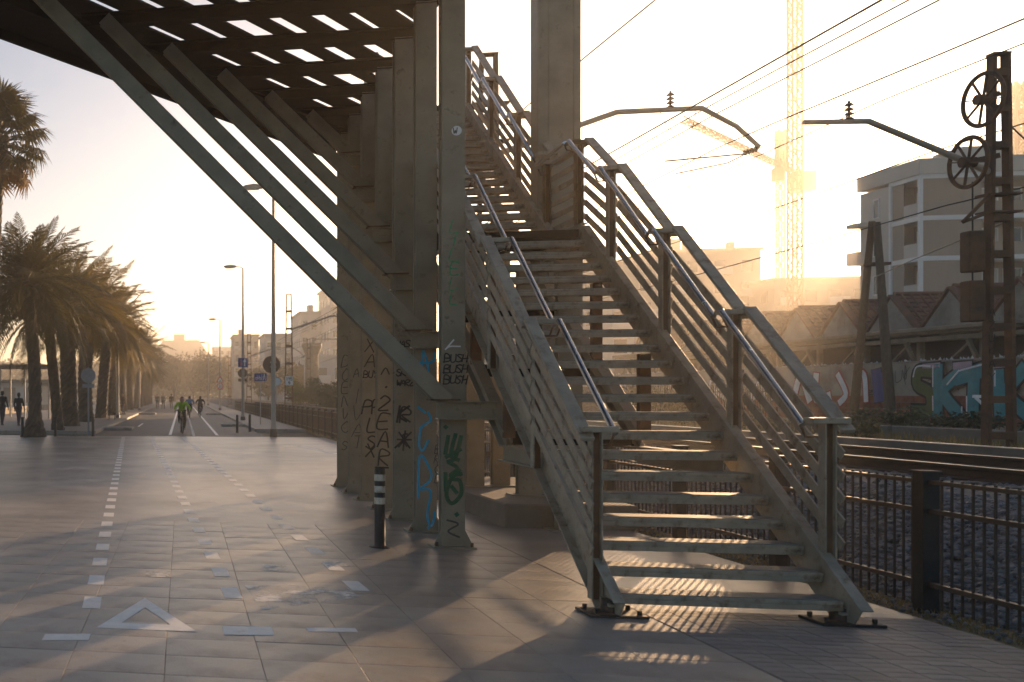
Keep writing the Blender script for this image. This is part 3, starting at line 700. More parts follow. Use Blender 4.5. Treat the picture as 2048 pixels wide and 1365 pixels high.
for x in (XL, XR):
    s = -1 if x == XL else 1
    for (a, b) in (((x, Y1-0.07, nose(Y1-.07)-.10), (x, YL0+.03, nose(YL0+.03)-.10)), ((x+s*.002, YL0-.02, ZL-.07), (x+s*.002, YL1+.05, ZL-.07)), ((x, YL1-.03, nose2(YL1-.03)-.10), (x, YU+.1, nose2(YU+.1)-.10))):
        st_ = MB().bar(a, b, 0.016, 0.29)
        n_ = Vector((0, b[1]-a[1], b[2]-a[2])).normalized(); up = Vector((0, -n_.z, n_.y))
        for q in (-1, 1):
            e = up*q*(.145-.006) + Vector((s*.038, 0, 0))
            st_.bar(Vector(a)+e, Vector(b)+e, 0.07, 0.012)
        st_.build('stringer', 'steel_stair', stairs, .003)
    # toe at the bottom and foot
    MB().prism([(x-.05, Y1-.02, .07), (x-.05, Y1+.16, .07), (x-.05, Y1+.16, .12), (x-.05, Y1-.02, .085)], (.10, 0, 0)).build('end_plate', 'steel_stair', stairs)
    ft = MB().tube((x, Y1+.07, .02), (x, Y1+.07, .115), .075, .07, 14)
    ft = ft.build('foot', 'black_iron', stairs)
    pl = MB().box((x, Y1+.07, .012), (.40, .30, .022))
    pl.build('base_plate', 'black_iron', ft, .004)
    for a in (-1, 1):
        for b in (-1, 1):
            MB().tube((x+a*.15, Y1+.07+b*.10, .02), (x+a*.15, Y1+.07+b*.10, .055), .016, .016, 6).build('bolt', 'black_iron', ft)
def side(x, s, px_posts, nz, ends=(0.0, 0.0), level=None):
    """one railing run: posts, slanted bars, flat top rail, round handrail on brackets; s = +1 outward to the right"""
    for j, y in enumerate(px_posts):
        zb = (nz(y) if level is None else level); zt = zb + 1.06
        pb = MB()
        pb.mm(x-.04, x-.028, y-.01, y+.075, zb-.22, zt); pb.mm(x+.028, x+.04, y-.01, y+.075, zb-.22, zt)
        po = pb.build('post', 'steel_stair', stairs, .002)
        MB().mm(x-.028, x+.028, y+.025, y+.034, zb-.22, zt).build('rust_web', 'steel_rust', po)
        cap = MB(); c0, c1 = sorted((x-s*.14, x+s*.11)); cap.mm(c0, c1, y-.05, y+.075, zt+.001, zt+.045)
        cap.build('cap_plate', 'steel_stair', po, .004)
    for (a, b) in zip(px_posts, px_posts[1:]):
        za, zb = (nz(a), nz(b)) if level is None else (level, level)
        ex = 0.05 if a == px_posts[0] and ends[0] else -0.012
        for k in range(5):
            o = .19 + .168*k
            d = (zb-za)/(b-a)
            MB().bar((x+s*.052, a-ex, za+o-d*ex), (x+s*.052, b-.012, zb+o-d*.012), .012, .080 if d else .07).build('slat', 'steel_stair', stairs)
        st = 0.05 if level is None else 0
        MB().bar((x+s*.085, a-(.05 if ends[0] and a == px_posts[0] else -.01), za+1.085-st-(.03 if ends[0] and a == px_posts[0] else 0)), (x+s*.085, b-.03, zb+1.085+st-.02), .10, .035).build('top_rail', 'steel_stair', stairs, .004)
        MB().sweep([(x-s*.15, a+.06, za+1.06-st+.04), (x-s*.15, b-.06, zb+1.06+st-.02)], .024, 10).build('handrail', 'stainless', stairs)
        for y, z in ((a+.08, za+1.06-st+.05), (b-.1, zb+1.06+st-.06)):
            MB().sweep([(x-s*.03, y, z-.10), (x-s*.12, y, z-.10), (x-s*.15, y, z-.02)], .010, 6).build('bracket', 'steel_rust', stairs)
PR = [8.40, 9.68, 10.96, 12.23, YL0+.18]
PL = [8.30, 9.58, 10.87, 12.15, YL0+.18]
nzc = lambda y: min(nose(y), ZL) if y > YL0 else nose(y)
side(XR+.055, 1, PR, nzc, ends=(1, 0))
side(XL-.055, -1, PL, nzc, ends=(1, 0))
side(XR+.055, 1, [YL0+.18, YL1+.06], None, level=ZL)
side(XL-.055, -1, [YL0+.18, YL1+.06], None, level=ZL)
UP = [YL1+.06, YL1+1.24, YL1+2.5, YL1+3.76]
nz2 = lambda y: max(ZL, nose2(y)-.09)
side(XR+.055, 1, UP, nz2)
side(XL-.055, -1, UP, nz2)
# lower carriage under the flight: inclined beams, level beams, hangers, cross ties
for x in (3.30, 4.56):
    a = (x, 11.05, lowbeam(11.05)-.10); b = (x, 17.5, lowbeam(17.5)-.10)
    MB().ibeam(a, b, .12, .20).build('carriage_beam', 'steel_column', stairs, .002)
    MB().ibeam((x-.001, 9.50, 1.045), (x-.001, 11.16, 1.045), .12, .17).build('carriage_beam', 'steel_column', stairs, .002)
    for y in (11.0, 12.17):
        MB().box((x, y, (lowbeam(y)+nose(y)-.22)/2), (.10, .08, nose(y)-.22-lowbeam(y)+.10)).build('hanger', 'steel_rust', stairs)
for y in (11.1, 12.17, 13.2):
    MB().ibeam((3.37, y, lowbeam(y)-.12), (4.49, y, lowbeam(y)-.12), .10, .14).build('cross_tie', 'steel_dark', stairs)

# ------------------------------------------------------------------ near bollard and far bollards
def bollard(x, y, h, label, bands=True):
    t = thing('bollard', label, 'bollard', (x, y, 0), 'bollards')
    MB().lathe([(.075, 0), (.075, .012), (.056, .02), (.054, h-.02), (.050, h), (0, h)], (x, y, 0), 16).build('post', 'black_iron', t)
    if bands:
        for z in (h-.14, h-.265, h-.39):
            MB().lathe([(.0555, 0), (.0575, .004), (.0575, .066), (.0555, .07)], (x, y, z), 16).build('band', 'white_band', t)
        MB().mm(x-.05, x+.09, y-.03, y+.03, h-.006, h+.012).build('cap', 'black_iron', t, .004)
        MB().lathe([(.11, 0), (.11, .008), (.05, .015)], (x, y, 0), 14).build('base', 'black_iron', t)
    return t
bollard(2.10, 11.33, .86, 'black bollard with three worn white bands beside the columns')
for (x, y, lb) in ((-6.15, 38.4, 'thin black bollard left of the thick based palm'), (-4.95, 39.2, 'thin black bollard between the two slender palm trunks'), (-3.5, 39.6, 'black bollard beside the round grey sign'),
                   (2.35, 44.5, 'black bollard in front of the blue arrow sign'), (2.95, 46.2-.6, 'black bollard under the blue bicycle and pedestrian sign')):
    bollard(x, y, .78, lb, False)

# ------------------------------------------------------------------ street lamps and road signs
def lamp(x, y, h, label, s=-1):
    t = thing('street_lamp', label, 'street lamp', (x, y, 0), 'street lamps')
    MB().lathe([(.13, 0), (.13, .35), (.115, .36), (.095, .5), (.09, 2.5), (.055, h-.2), (.05, h)], (x, y, 0), 12).build('pole', 'lamp_metal', t)
    MB().lathe([(.14, .0), (.14, .30), (.118, .33)], (x, y, 0.0), 12).build('base_sleeve', 'sign_back', t)
    MB().sweep(smooth_pts([(x, y, h-.1), (x+s*.1, y, h+.04), (x+s*.45, y, h+.10)], 4), .03, 8).build('arm', 'lamp_metal', t)
    hd = MB(); P = [(.38, .04), (.42, .16), (.75, .22), (1.12, .17), (1.18, .10), (1.05, .03), (.6, .02)]
    for (q, sc_) in ((-.13, .8), (-.08, 1.0)):
        pass
    hd.prism([(x+s*a, y-.13, h+b) for a, b in P], (0, .26, 0))
    ho = hd.build('lamp_head', 'lamp_metal', t, .03)
    MB().mm(min(x+s*.55, x+s*1.05), max(x+s*.55, x+s*1.05), y-.10, y+.10, h-.005, h+.022).build('lens', 'glass_light', ho)
    return t
lamp(3.50, 40.2, 9.7, 'tall street lamp whose pole carries the big round sign back')
lamp(3.64, 62.5, 9.4, 'street lamp carrying the square blue arrow sign')
lamp(3.74, 103, 9.2, 'street lamp carrying the triangle and speed limit signs')
lamp(3.74, 150, 9.3, 'farthest street lamp at the hazy end of the road')
lamp(-4.2, 66, 7.2, 'slender pale lamp post standing among the palms', 1)
lamp(-4.2, 100, 7.2, 'pale lamp post far along the palm pavement', 1)

def ring_disc(mb, c, r, mi0, mi1, y):  # face toward -Y
    mb.disc((c[0], y, c[2]), (0, 1, 0), r, .02, 24, mi0); mb.disc((c[0], y-.006, c[2]), (0, 1, 0), r*.78, .02, 24, mi1)
t = thing('road_sign', 'big brown round sign seen from behind on the tall lamp pole', 'road sign', (3.50, 40.0, 2.8), 'road signs')
MB().disc((3.44, 40.36, 2.84), (0, 1, 0), .33, .02, 28).build('sign_plate', 'sign_back', t)
MB().ring((3.44, 40.36, 2.84), (0, 1, 0), .325, .014, 28, 6).build('rim', 'sign_back', t)
MB().mm(3.38, 3.62, 40.29, 40.34, 2.90, 2.95).mm(3.38, 3.62, 40.29, 40.34, 2.72, 2.77).build('clamp', 'galvanised', t)
t = thing('road_sign', 'square blue priority sign with red and white arrows', 'road sign', (3.64, 62.3, 3.6), 'road signs')
MB().mm(3.34, 3.94, 62.30, 62.32, 3.32, 3.90).build('sign_plate', 'sign_blue', t)
MB().prism([(3.70, 62.296, 3.38), (3.76, 62.296, 3.38), (3.76, 62.296, 3.66), (3.83, 62.296, 3.64), (3.73, 62.296, 3.85), (3.63, 62.296, 3.64), (3.70, 62.296, 3.66)], (0, .003, 0)).build('white_arrow', 'sign_white', t)
MB().prism([(3.50, 62.296, 3.84), (3.54, 62.296, 3.84), (3.54, 62.296, 3.56), (3.59, 62.296, 3.58), (3.52, 62.296, 3.38), (3.45, 62.296, 3.58), (3.50, 62.296, 3.56)], (0, .003, 0)).build('red_arrow', 'sign_red', t)
t = thing('road_sign', 'small dark round sign back under the blue arrow sign', 'road sign', (3.64, 62.2, 3.0), 'road signs')
MB().disc((3.62, 62.64, 2.98), (0, 1, 0), .29, .02, 24).build('sign_plate', 'sign_back', t)
MB().mm(3.36, 3.90, 62.62, 62.64, 2.46, 2.64).build('supplement_plate', 'sign_back', t)
t = thing('road_sign', 'blue bicycle and pedestrian sign on a thin post', 'road sign', (4.0, 53.5, 0), 'road signs')
MB().tube((4.0, 53.5, 0.1), (4.0, 53.5, 2.75), .03, n=8).build('post', 'galvanised', t)
MB().mm(3.69, 4.31, 53.45, 53.465, 2.36, 2.77).build('sign_plate', 'sign_blue', t)
mb = MB(); y = 53.447
for cx in (3.80, 3.98): mb.ring((cx, y, 2.50), (0, 1, 0), .06, .010, 16, 4)
mb.stroke([(3.80, y, 2.50), (3.85, y, 2.60), (3.94, y, 2.60), (3.89, y, 2.50), (3.80, y, 2.50)], FN, .016); mb.stroke([(3.98, y, 2.50), (3.94, y, 2.64), (3.91, y, 2.66)], FN, .016); mb.stroke([(3.82, y, 2.64), (3.86, y, 2.64)], FN, .016)
mb.build('bicycle_symbol', 'sign_white', t)
mb = MB(); mb.stroke([(4.065, y, 2.40), (4.065, y, 2.73)], FN, .014); mb.disc((4.19, y, 2.70), (0, 1, 0), .028, .004, 10)
mb.stroke([(4.19, y, 2.66), (4.18, y, 2.55), (4.13, y, 2.41)], FN, .03); mb.stroke([(4.18, y, 2.55), (4.24, y, 2.48), (4.26, y, 2.41)], FN, .024); mb.stroke([(4.18, y, 2.64), (4.12, y, 2.58), (4.11, y, 2.54)], FN, .018); mb.stroke([(4.19, y, 2.64), (4.25, y, 2.60), (4.27, y, 2.56)], FN, .018)
mb.build('pedestrian_symbol', 'sign_white', t)
t = thing('road_sign', 'white triangular warning sign with red border on the farther lamp', 'road sign', (3.74, 102.8, 3.2), 'road signs')
def tri(c, r): return [(c[0]+r*math.cos(a), c[1], c[2]+r*math.sin(a)) for a in (R(90), R(210), R(330))]
MB().prism(tri((3.74, 102.86, 3.12), .44), (0, .02, 0)).build('border', 'sign_red', t)
MB().prism(tri((3.74, 102.853, 3.12), .29), (0, .01, 0)).build('sign_plate', 'sign_white', t)
MB().mm(3.70, 3.78, 102.845, 102.85, 2.98, 3.14).mm(3.65, 3.83, 102.845, 102.85, 3.03, 3.07).build('symbol', 'ink_black', t)
t = thing('road_sign', 'round white 20 speed limit sign with red border', 'road sign', (3.74, 102.8, 2.5), 'road signs')
MB().disc((3.74, 102.86, 2.50), (0, 1, 0), .31, .02, 24).build('border', 'sign_red', t)
MB().disc((3.74, 102.85, 2.50), (0, 1, 0), .235, .012, 24).build('sign_plate', 'sign_white', t)
lettering(MB(), '20', (3.60, 102.842, 2.38), UX, UZ, .22, .035, FN, adv=.66, jit=0).build('numerals', 'ink_black', t)
t = thing('road_sign', 'small triangular sign beyond the speed limit sign', 'road sign', (4.3, 118, 0), 'road signs')
MB().tube((4.35, 118, .1), (4.35, 118, 2.6), .03, n=8).build('post', 'galvanised', t)
MB().prism(tri((4.35, 117.95, 2.45), .42), (0, .02, 0)).build('border', 'sign_red', t)
MB().prism(tri((4.35, 117.943, 2.45), .27), (0, .01, 0)).build('sign_plate', 'sign_white', t)
t = thing('road_sign', 'round grey sign seen from behind at the palm side kerb', 'road sign', (-3.6, 39.7, 0), 'road signs')
MB().tube((-3.72, 40.0, 0), (-3.72, 40.0, 2.75), .035, n=8).build('post', 'sign_grey', t)
MB().disc((-3.72, 39.95, 2.42), (0, 1, 0), .30, .02, 26).build('sign_plate', 'sign_grey', t)
MB().mm(-3.96, -3.48, 39.94, 39.96, 1.93, 2.08).build('supplement_plate', 'sign_grey', t)

# ------------------------------------------------------------------ railway masts, cantilevers, wires
def lattice_mast(x, y, z0, z1, w0, w1, label, arm=None, plate=False, dense=0.55):
    t = thing('catenary_mast', label, 'railway mast', (x, y, z0), 'railway masts')
    def wd(z): return w0 + (w1-w0)*(z-z0)/(z1-z0)
    for s in (-1, 1):
        MB().bar((x+s*w0/2, y, z0), (x+s*w1/2, y, z1), .055, .16, up=(0, 1, 0)).build('leg', 'steel_rust', t)
    z = z0 + .35
    while z < z1-.05:
        for q in (-1, 1):
            MB().mm(x-wd(z)/2-.01, x+wd(z)/2+.01, y+q*.086-.005, y+q*.086+.005, z-.06, z+.06).build('batten', 'steel_rust', t)
        z += dense
    MB().mm(x-w1/2-.03, x+w1/2+.03, y-.09, y+.09, z1, z1+.04).build('cap', 'steel_rust', t)
    MB().mm(x-w0/2-.2, x+w0/2+.2, y-.3, y+.3, z0-.2, z0+.05).build('footing', 'concrete', t)
    return t
def insul(mb, p, d, L=.32, r=.075, n=4):
    p = Vector(p); d = Vector(d).normalized()
    for k in range(n):
        a = p + d*(L*k/n)
        mb.tube(a, a+d*L/n*.5, r, r*.5, 10); mb.tube(a+d*L/n*.5, a+d*L/n, .02, .02, 6)
    return mb
# near mast on the verge, with tension wheels
MX, MY = 13.72, 19.8
t = lattice_mast(MX, MY, 0.60, 7.45, .38, .20, 'rust brown lattice mast with two tension wheels on the verge', dense=.62)
MB().sweep([(MX-.1, MY, 5.45), (MX-1.95, MY, 6.42), (MX-2.95, MY, 6.45)], [.055, .05, .045], 10).build('cantilever_arm', 'lamp_metal', t)
ins = insul(MB(), (MX-2.25, MY, 6.47), (0, 0, 1)); ins.build('insulator', 'insulator', t)
def wheel(c, r):
    wo_ = MB().ring(c, (1, 0, 0), r, .028, 30, 6).ring(c, (1, 0, 0), r*.93, .018, 30, 6).build('wheel', 'steel_rust', t)
    sp = MB()
    for k in range(8):
        a = k*math.pi/4+.2; sp.bar(c, (c[0], c[1]+math.cos(a)*r, c[2]+math.sin(a)*r), .02, .035, up=(1, 0, 0))
    sp.tube((c[0]-.10, c[1], c[2]), (c[0]+.10, c[1], c[2]), .09, n=12)
    sp.build('spokes', 'steel_rust', wo_)
    MB().bar(c, (MX, MY, c[2]+.12), .05, .09).build('bracket', 'steel_rust', t)
wheel((MX-.30, MY-.1, 6.68), .45)
wheel((MX-.52, MY-.1, 5.62), .43)
for k, (z, d) in enumerate(((4.15, .62), (3.3, .62))):
    MB().mm(MX-.52, MX-.28, MY-.14, MY+.10, z-.40, z+.30).build('counterweight', 'steel_rust', t, .02)
MB().tube((MX-.40, MY-.02, 3.0), (MX-.40, MY-.02, 5.3), .012, n=6).build('cable', 'black_iron', t)
for z in (5.05, 4.75): MB().mm(MX-.26, MX+.26, MY-.14, MY+.14, z, z+.03).build('platform_bracket', 'steel_rust', t)
MB().bar((MX-.2, MY-.1, 5.06), (MX-.6, MY-.1, 4.6), .03, .05).bar((MX-.6, MY-.1, 4.6), (MX-.2, MY-.1, 4.76), .03, .05).build('brace', 'steel_rust', t)
MB().tube((MX+.12, MY, 6.3), (MX+2.6, MY-.2, 3.2), .012, n=6).build('stay', 'black_iron', t)
mb = MB()
for k, ch in enumerate('AZUKAY'): lettering(mb, ch, (MX-.20, MY-.093, 3.0-.22*k), UX, UZ, .12, .012, FN)
mb.build('graffiti', 'ink_black', t)
# portal arm mast across the near track and the receding row
def left_mast(x, y, z1, label, near=False, plate=None):
    t = lattice_mast(x, y, 0.10, z1, .46, .26, label, dense=.75 if near else 1.0)
    za = z1-1.25
    MB().sweep([(x+.1, y, za-.75), (x+2.35, y, za), (x+3.85, y, za), (x+4.45, y, za-.38), (x+4.85, y, za-.80)], [.06, .055, .05, .045, .04], 10).build('cantilever_arm', 'lamp_metal', t)
    insul(MB(), (x+3.3, y, za+.04), (0, 0, 1)).build('insulator', 'insulator', t)
    MB().sweep([(x+4.85, y, za-.80), (x+4.55, y, za-.92), (x+3.2, y, za-1.0)], .018, 6).build('steady_arm', 'lamp_metal', t)
    MB().sweep([(x+3.4, y, za-1.25), (x+4.3, y, za-1.08), (x+4.75, y, za-.85)], .016, 6).build('steady_arm', 'lamp_metal', t)
    insul(MB(), (x+4.60, y, za-.90), (1, 0, .35), .26, .06).build('insulator', 'insulator', t)
    MB().tube((x+3.1, y, za), (x+3.55, y, za-1.0), .006, n=4).tube((x+3.75, y, za), (x+3.6, y, za-1.0), .006, n=4).build('cable', 'black_iron', t)
    if near:
        MB().ring((x-.28, y, z1-.9), (1, 0, 0), .55, .03, 28, 6).build('wheel', 'steel_rust', t)
        MB().mm(x-.30, x+.36, y-.12, y+.12, z1-1.0, z1-.95).mm(x-.3, x+.36, y-.12, y+.12, z1-1.75, z1-1.70).build('platform_bracket', 'steel_rust', t)
    if plate:
        p = MB().mm(x-.21, x+.21, y-.16, y-.13, 2.2, 2.7).build('number_plate', 'sign_white', t)
        lettering(MB(), plate[0], (x-.17, y-.165, 2.48), UX, UZ, .16, .035, FN, adv=.75, jit=0).build('numerals', 'ink_black', p)
        lettering(MB(), plate[1], (x-.05, y-.165, 2.25), UX, UZ, .16, .035, FN, adv=.75, jit=0).build('numerals', 'ink_black', p)
    return t
left_mast(6.02+.02, 21.4, 8.45, 'lattice mast with a long bent arm behind the staircase', True)
left_mast(6.02, 59.3, 7.4, 'lattice mast with white 115 number plate beyond the columns', plate=('115', '9'))
left_mast(6.02, 94, 7.2, 'slimmer lattice mast behind the blue arrow sign')
left_mast(6.02, 132, 7.2, 'faint lattice mast far down the railway')
t = lattice_mast(12.0, 100, .8, 7.0, .4, .25, 'faint mast with bracket arm across the tracks among the bushes', dense=1.0)
MB().sweep([(12, 100, 6.3), (12.6, 100, 7.0), (15.6, 100, 7.0), (17, 100, 6.4)], .06, 8).build('cantilever_arm', 'lamp_metal', t)
t = thing('speed_board', 'small round white railway speed board on a post by the mast', 'railway sign', (6.4, 66, .8))
MB().tube((6.0, 66.5, .8), (6.0, 66.5, 2.6), .03, n=8).build('post', 'galvanised', t)
MB().disc((6.0, 66.45, 2.5), (0, 1, 0), .30, .02, 20).build('board', 'sign_white', t)
MB().ring((6.0, 66.44, 2.5), (0, 1, 0), .27, .02, 20, 5).build('border', 'ink_grey', t)

def wire(label, x, z, r=.010, y0=2, y1=230, sag=.25, span=38, ph=21.4, x1=None, drop=None):
    x1 = x if x1 is None else x1
    t = thing('overhead_wire', label, 'overhead wire', (x, 10, z), 'overhead wires')
    pts = []; y = y0
    while y <= y1:
        s = ((y-ph) % span)/span
        pts.append((x+(x1-x)*(y-y0)/(y1-y0), y, z - sag*4*s*(1-s))); y += 2.0 if y < 60 else 6
    MB().sweep(pts, r, 5).build('cable', 'black_iron', t)
    if drop:
        for k in range(int((min(y1, 110)-6)/6)):
            y = 6+6*k; s = ((y-ph) % span)/span; zz = z - sag*4*s*(1-s)
            MB().tube((x, y, zz), (x, y, drop), .005, n=4).build('dropper', 'black_iron', t)
            MB().box((x, y, zz-.12), (.03, .05, .12)).build('clamp', 'black_iron', t)
    return t
wire('steep overhead wire running beside the tall pier', 7.4, 7.97, .013, sag=.1)
wire('contact wire over the near track with small hanging clamps', 7.4, 5.90, .013, sag=.0)
wire('upper wire crossing the sky above the crane', 10.4, 7.45, .013, sag=.12)
wire('twin of the upper wire just below it in the sky', 10.45, 7.25, .013, sag=.12)
wire('thick lower wire with droppers crossing the crane mast', 10.4, 6.55, .013, sag=.3, drop=None)
wire('wire passing over the tension wheels to the sky', 13.3, 7.35, .013, sag=.2)
wire('faint wire with insulators low over the far roofs', 14.2, 6.35, .013, sag=.3)
wire('lowest faint wire above the hazy houses', 14.4, 5.3, .013, sag=.3)
for (x, y, z, lb) in ((14.2, 42, 6.2, 'small round insulator hanging on the wire above the hazy houses'), (14.4, 41, 5.15, 'small round insulator on the lowest wire over the roofline')):
    tag(MB().lathe([(.02, -.30), (.10, -.12), (.13, 0), (.10, .12), (.02, .3)], (0, 0, 0), 10).build('wire_insulator', 'insulator'), lb, 'insulator', 'wire insulators')
    o = bpy.data.objects[-1] if False else [q for q in col.objects if q.name.startswith('wire_insulator')][-1]
    o.rotation_euler = (R(90), 0, 0); o.location = (x, y, z)

# timber A-frame poles on the verge
t = thing('timber_pole', 'leaning pair of dark timber poles joined at the top by the graffiti wall', 'pole', (19.6, 33.5, .8))
MB().tube((20.2, 33.0, .6), (20.67, 34.4, 6.85), .135, .09, 10).build('pole', 'timber', t)
MB().tube((21.3, 36.6, .6), (20.72, 34.7, 6.95), .125, .085, 10).build('pole', 'timber', t)
MB().box((20.68, 34.4, 5.6), (.5, .4, .08)).build('cross_bolt', 'steel_rust', t)
t = thing('overhead_wire', 'low wire from the timber poles to the lattice mast', 'overhead wire', (17, 27, 5), 'overhead wires')
MB().sweep([(20.6, 34.4, 5.2), (17, 27, 4.85), (MX+.1, MY, 4.6)], .012, 5).build('cable', 'black_iron', t)

# ------------------------------------------------------------------ graffiti wall on the verge
WX = 22.0
wall = thing('graffiti_wall', 'long plastered boundary wall with brick base covered in graffiti', 'wall', (WX, 35, .7))
MB().mm(WX, WX+.25, 12, 90, .4, 2.62).build('plaster', 'plaster_wall', wall)
bmw = MB().box((0, 0, 0), (.06, .40, .19)).mesh('brick', 'wall_brick')
for j in range(4):
    for k in range(52):
        y = 25.2 + .42*k + (.21 if j % 2 else 0)
        if random.random() < .06: continue
        put('brick', bmw, wall, (WX-.03+random.uniform(-.008, .008), y, .90+.205*j))
MB().mm(WX-.012, WX-.002, 25, 47, .8, 1.62).build('mortar_bed', 'joint', wall)
MB().mm(WX-.04, WX+.30, 12, 90, 2.62, 2.68).build('coping', 'kerb', wall)
mb = MB(); q = random.Random(9)
for k in range(420):
    y = 24 + 40*q.random(); h = q.uniform(.02, .10)
    x = WX+q.uniform(.0, .25); s = q.uniform(.02, .05)
    mb.add([(x-s, y-s, 2.68), (x+s, y-s*.6, 2.68), (x+s*.2, y+s, 2.68), (x+q.uniform(-s, s), y, 2.68+h)], [(0, 1, 3), (1, 2, 3), (2, 0, 3)])
tag(mb.build('glass_shards', 'glass_light', wall), kind='stuff')
GN = (-1, 0, 0)
# facing the wall from the tracks: image-right is toward smaller y
def wp(s, z, y0): return Vector((WX-.07, y0 - s, z))
def piece(name, label, y0, fills, m_fill, w_fill, lines_hi=(), outline='ink_black', ow=.14):
    p = MB()
    for ln in fills: p.stroke(smooth_pts([wp(a, b, y0) for a, b in ln], 5), GN, w_fill+ow, .004)
    po = p.build(name, outline, wall)
    f = MB()
    for ln in fills: f.stroke(smooth_pts([wp(a, b, y0)+Vector((-.01, 0, 0)) for a, b in ln], 5), GN, w_fill, .006)
    f.build('fill', m_fill, po)
    if lines_hi:
        h = MB()
        for ln in lines_hi: h.stroke(smooth_pts([wp(a, b, y0)+Vector((-.022, 0, 0)) for a, b in ln], 5), GN, .05, .004)
        h.build('highlight', 'ink_white', po)
    return po
Y0 = 34.9
piece('graffiti', '', Y0, [[(.75, 2.35), (.25, 2.35), (.2, 1.95), (.7, 1.7), (.7, 1.2), (.1, 1.15)]], 'ink_olive', .36, [[(.75, 2.5), (.2, 2.5), (.05, 2.2)], [(.85, 1.6), (.86, 1.2)]])
piece('graffiti', '', Y0-.92, [[(.1, 2.4), (.1, 1.1)], [(.85, 2.2), (.3, 1.75), (.9, 1.1)]], 'ink_teal', .40, [[(-.06, 2.5), (-.07, 1.9)], [(.95, 2.35), (.5, 1.95)], [(1.05, 1.3), (1.05, 1.05)]])
piece('graffiti', '', Y0-1.85, [[(0, 2.15), (.9, 2.35), (1.05, 2.4)], [(.55, 2.2), (.5, 1.1)]], 'ink_teal', .42, [[(.0, 2.33), (.9, 2.5)], [(.3, 1.6), (.3, 1.1)]])
piece('graffiti', '', Y0-3.15, [[(.1, 2.2), (.15, 1.15)], [(.9, 2.3), (.4, 1.7), (.95, 1.2)]], 'ink_teal', .38, [[(.0, 2.3), (.0, 1.9)]])
for a_ in (0, 1.2, 2.6): piece('graffiti', '', Y0-.5-a_, [[(0, 2.48), (.55, 2.5)]], 'ink_mauve', .2, ow=.10)
piece('graffiti', '', Y0-5.0, [[(0, 2.3), (.5, 1.3)], [(.9, 2.4), (.5, 1.9), (1.3, 1.4)], [(1.5, 2.4), (2.4, 1.2)]], 'ink_turquoise', .5, [[(.1, 2.4), (.6, 1.5)]])
piece('graffiti', '', 38.4, [[(.0, 2.3), (.4, 1.7), (.1, 1.4)], [(.9, 2.3), (1.3, 2.3), (1.4, 1.5)], [(.9, 2.2), (.9, 1.5)]], 'ink_white', .22, outline='ink_red', ow=.12)
piece('graffiti', '', 40.9, [[(0, 1.5), (.4, 2.3), (.9, 1.5)], [(1.3, 2.3), (1.3, 1.5), (2.0, 1.6)]], 'ink_white', .30, outline='ink_red', ow=.10)
piece('graffiti', '', 36.5, [[(0, 2.3), (.1, 1.6)], [(.4, 2.2), (.5, 1.7)]], 'ink_cobalt', .45, ow=.05)
piece('graffiti', '', 43.9, [[(0, 2.2), (.4, 1.5), (.8, 2.2), (1.2, 1.5)], [(1.6, 1.5), (1.6, 2.2), (2.0, 2.1)]], 'ink_white', .16, outline='ink_grey', ow=.08)
for y0 in (47.5, 51, 55, 59):
    piece('graffiti', '', y0, [[(0, 2.2), (.4, 1.5), (.8, 2.2)], [(1.2, 1.5), (1.2, 2.2), (1.8, 2.1), (1.3, 1.8), (1.9, 1.5)]], 'ink_white', .16, outline='ink_red' if y0 == 51 else 'ink_grey', ow=.08)
for o in [c for c in wall.children if c.name.startswith('graffiti')]:
    if 'label' in o: del o['label']
mb = MB(); q = random.Random(4)
for k in range(26):
    y0 = q.uniform(27, 48); z0 = q.uniform(1.5, 2.4)
    mb.stroke(smooth_pts([wp(q.uniform(0, .8), z0+q.uniform(-.25, .25), y0) + Vector((.055, 0, 0)) for _ in range(5)], 4), GN, .02)
mb.build('tags', 'ink_grey', wall)

t = thing('low_kerb_wall', 'low broken concrete edging in the grass below the graffiti wall', 'low wall', (16.5, 30, .8))
for (a, b) in ((22.5, 26.8), (26.9, 30.6), (31.2, 35.5)):
    MB().mm(16.4, 16.6, a, b, .5, .93+random.uniform(-.03, .02)).build('block', 'concrete', t, .02)
t = thing('picket_fence', 'dark picket fence among weeds in front of the graffiti wall', 'fence', (19, 45, .8))
for z in (1.15, 1.75): MB().mm(18.98, 19.02, 36.6, 70, z-.02, z+.02).build('rail', 'black_iron', t)
mb = MB()
for k in range(220): mb.box((19, 36.7+.15*k, 1.40), (.025, .03, 1.25))
tag(mb.build('bars', 'black_iron', t), kind='stuff')
t = thing('distance_board', 'small white angled board on a post beside the lattice mast', 'railway sign', (15.3, 22.5, .8))
MB().bar((15.22, 22.6, 1.62), (15.5, 22.6, 1.61), .02, .06).bar((15.26, 22.58, 1.59), (15.44, 22.58, 1.40), .02, .05).build('board', 'sign_white', t)
MB().tube((15.45, 22.66, .5), (15.45, 22.66, 1.75), .03, n=8).build('post', 'galvanised', t)

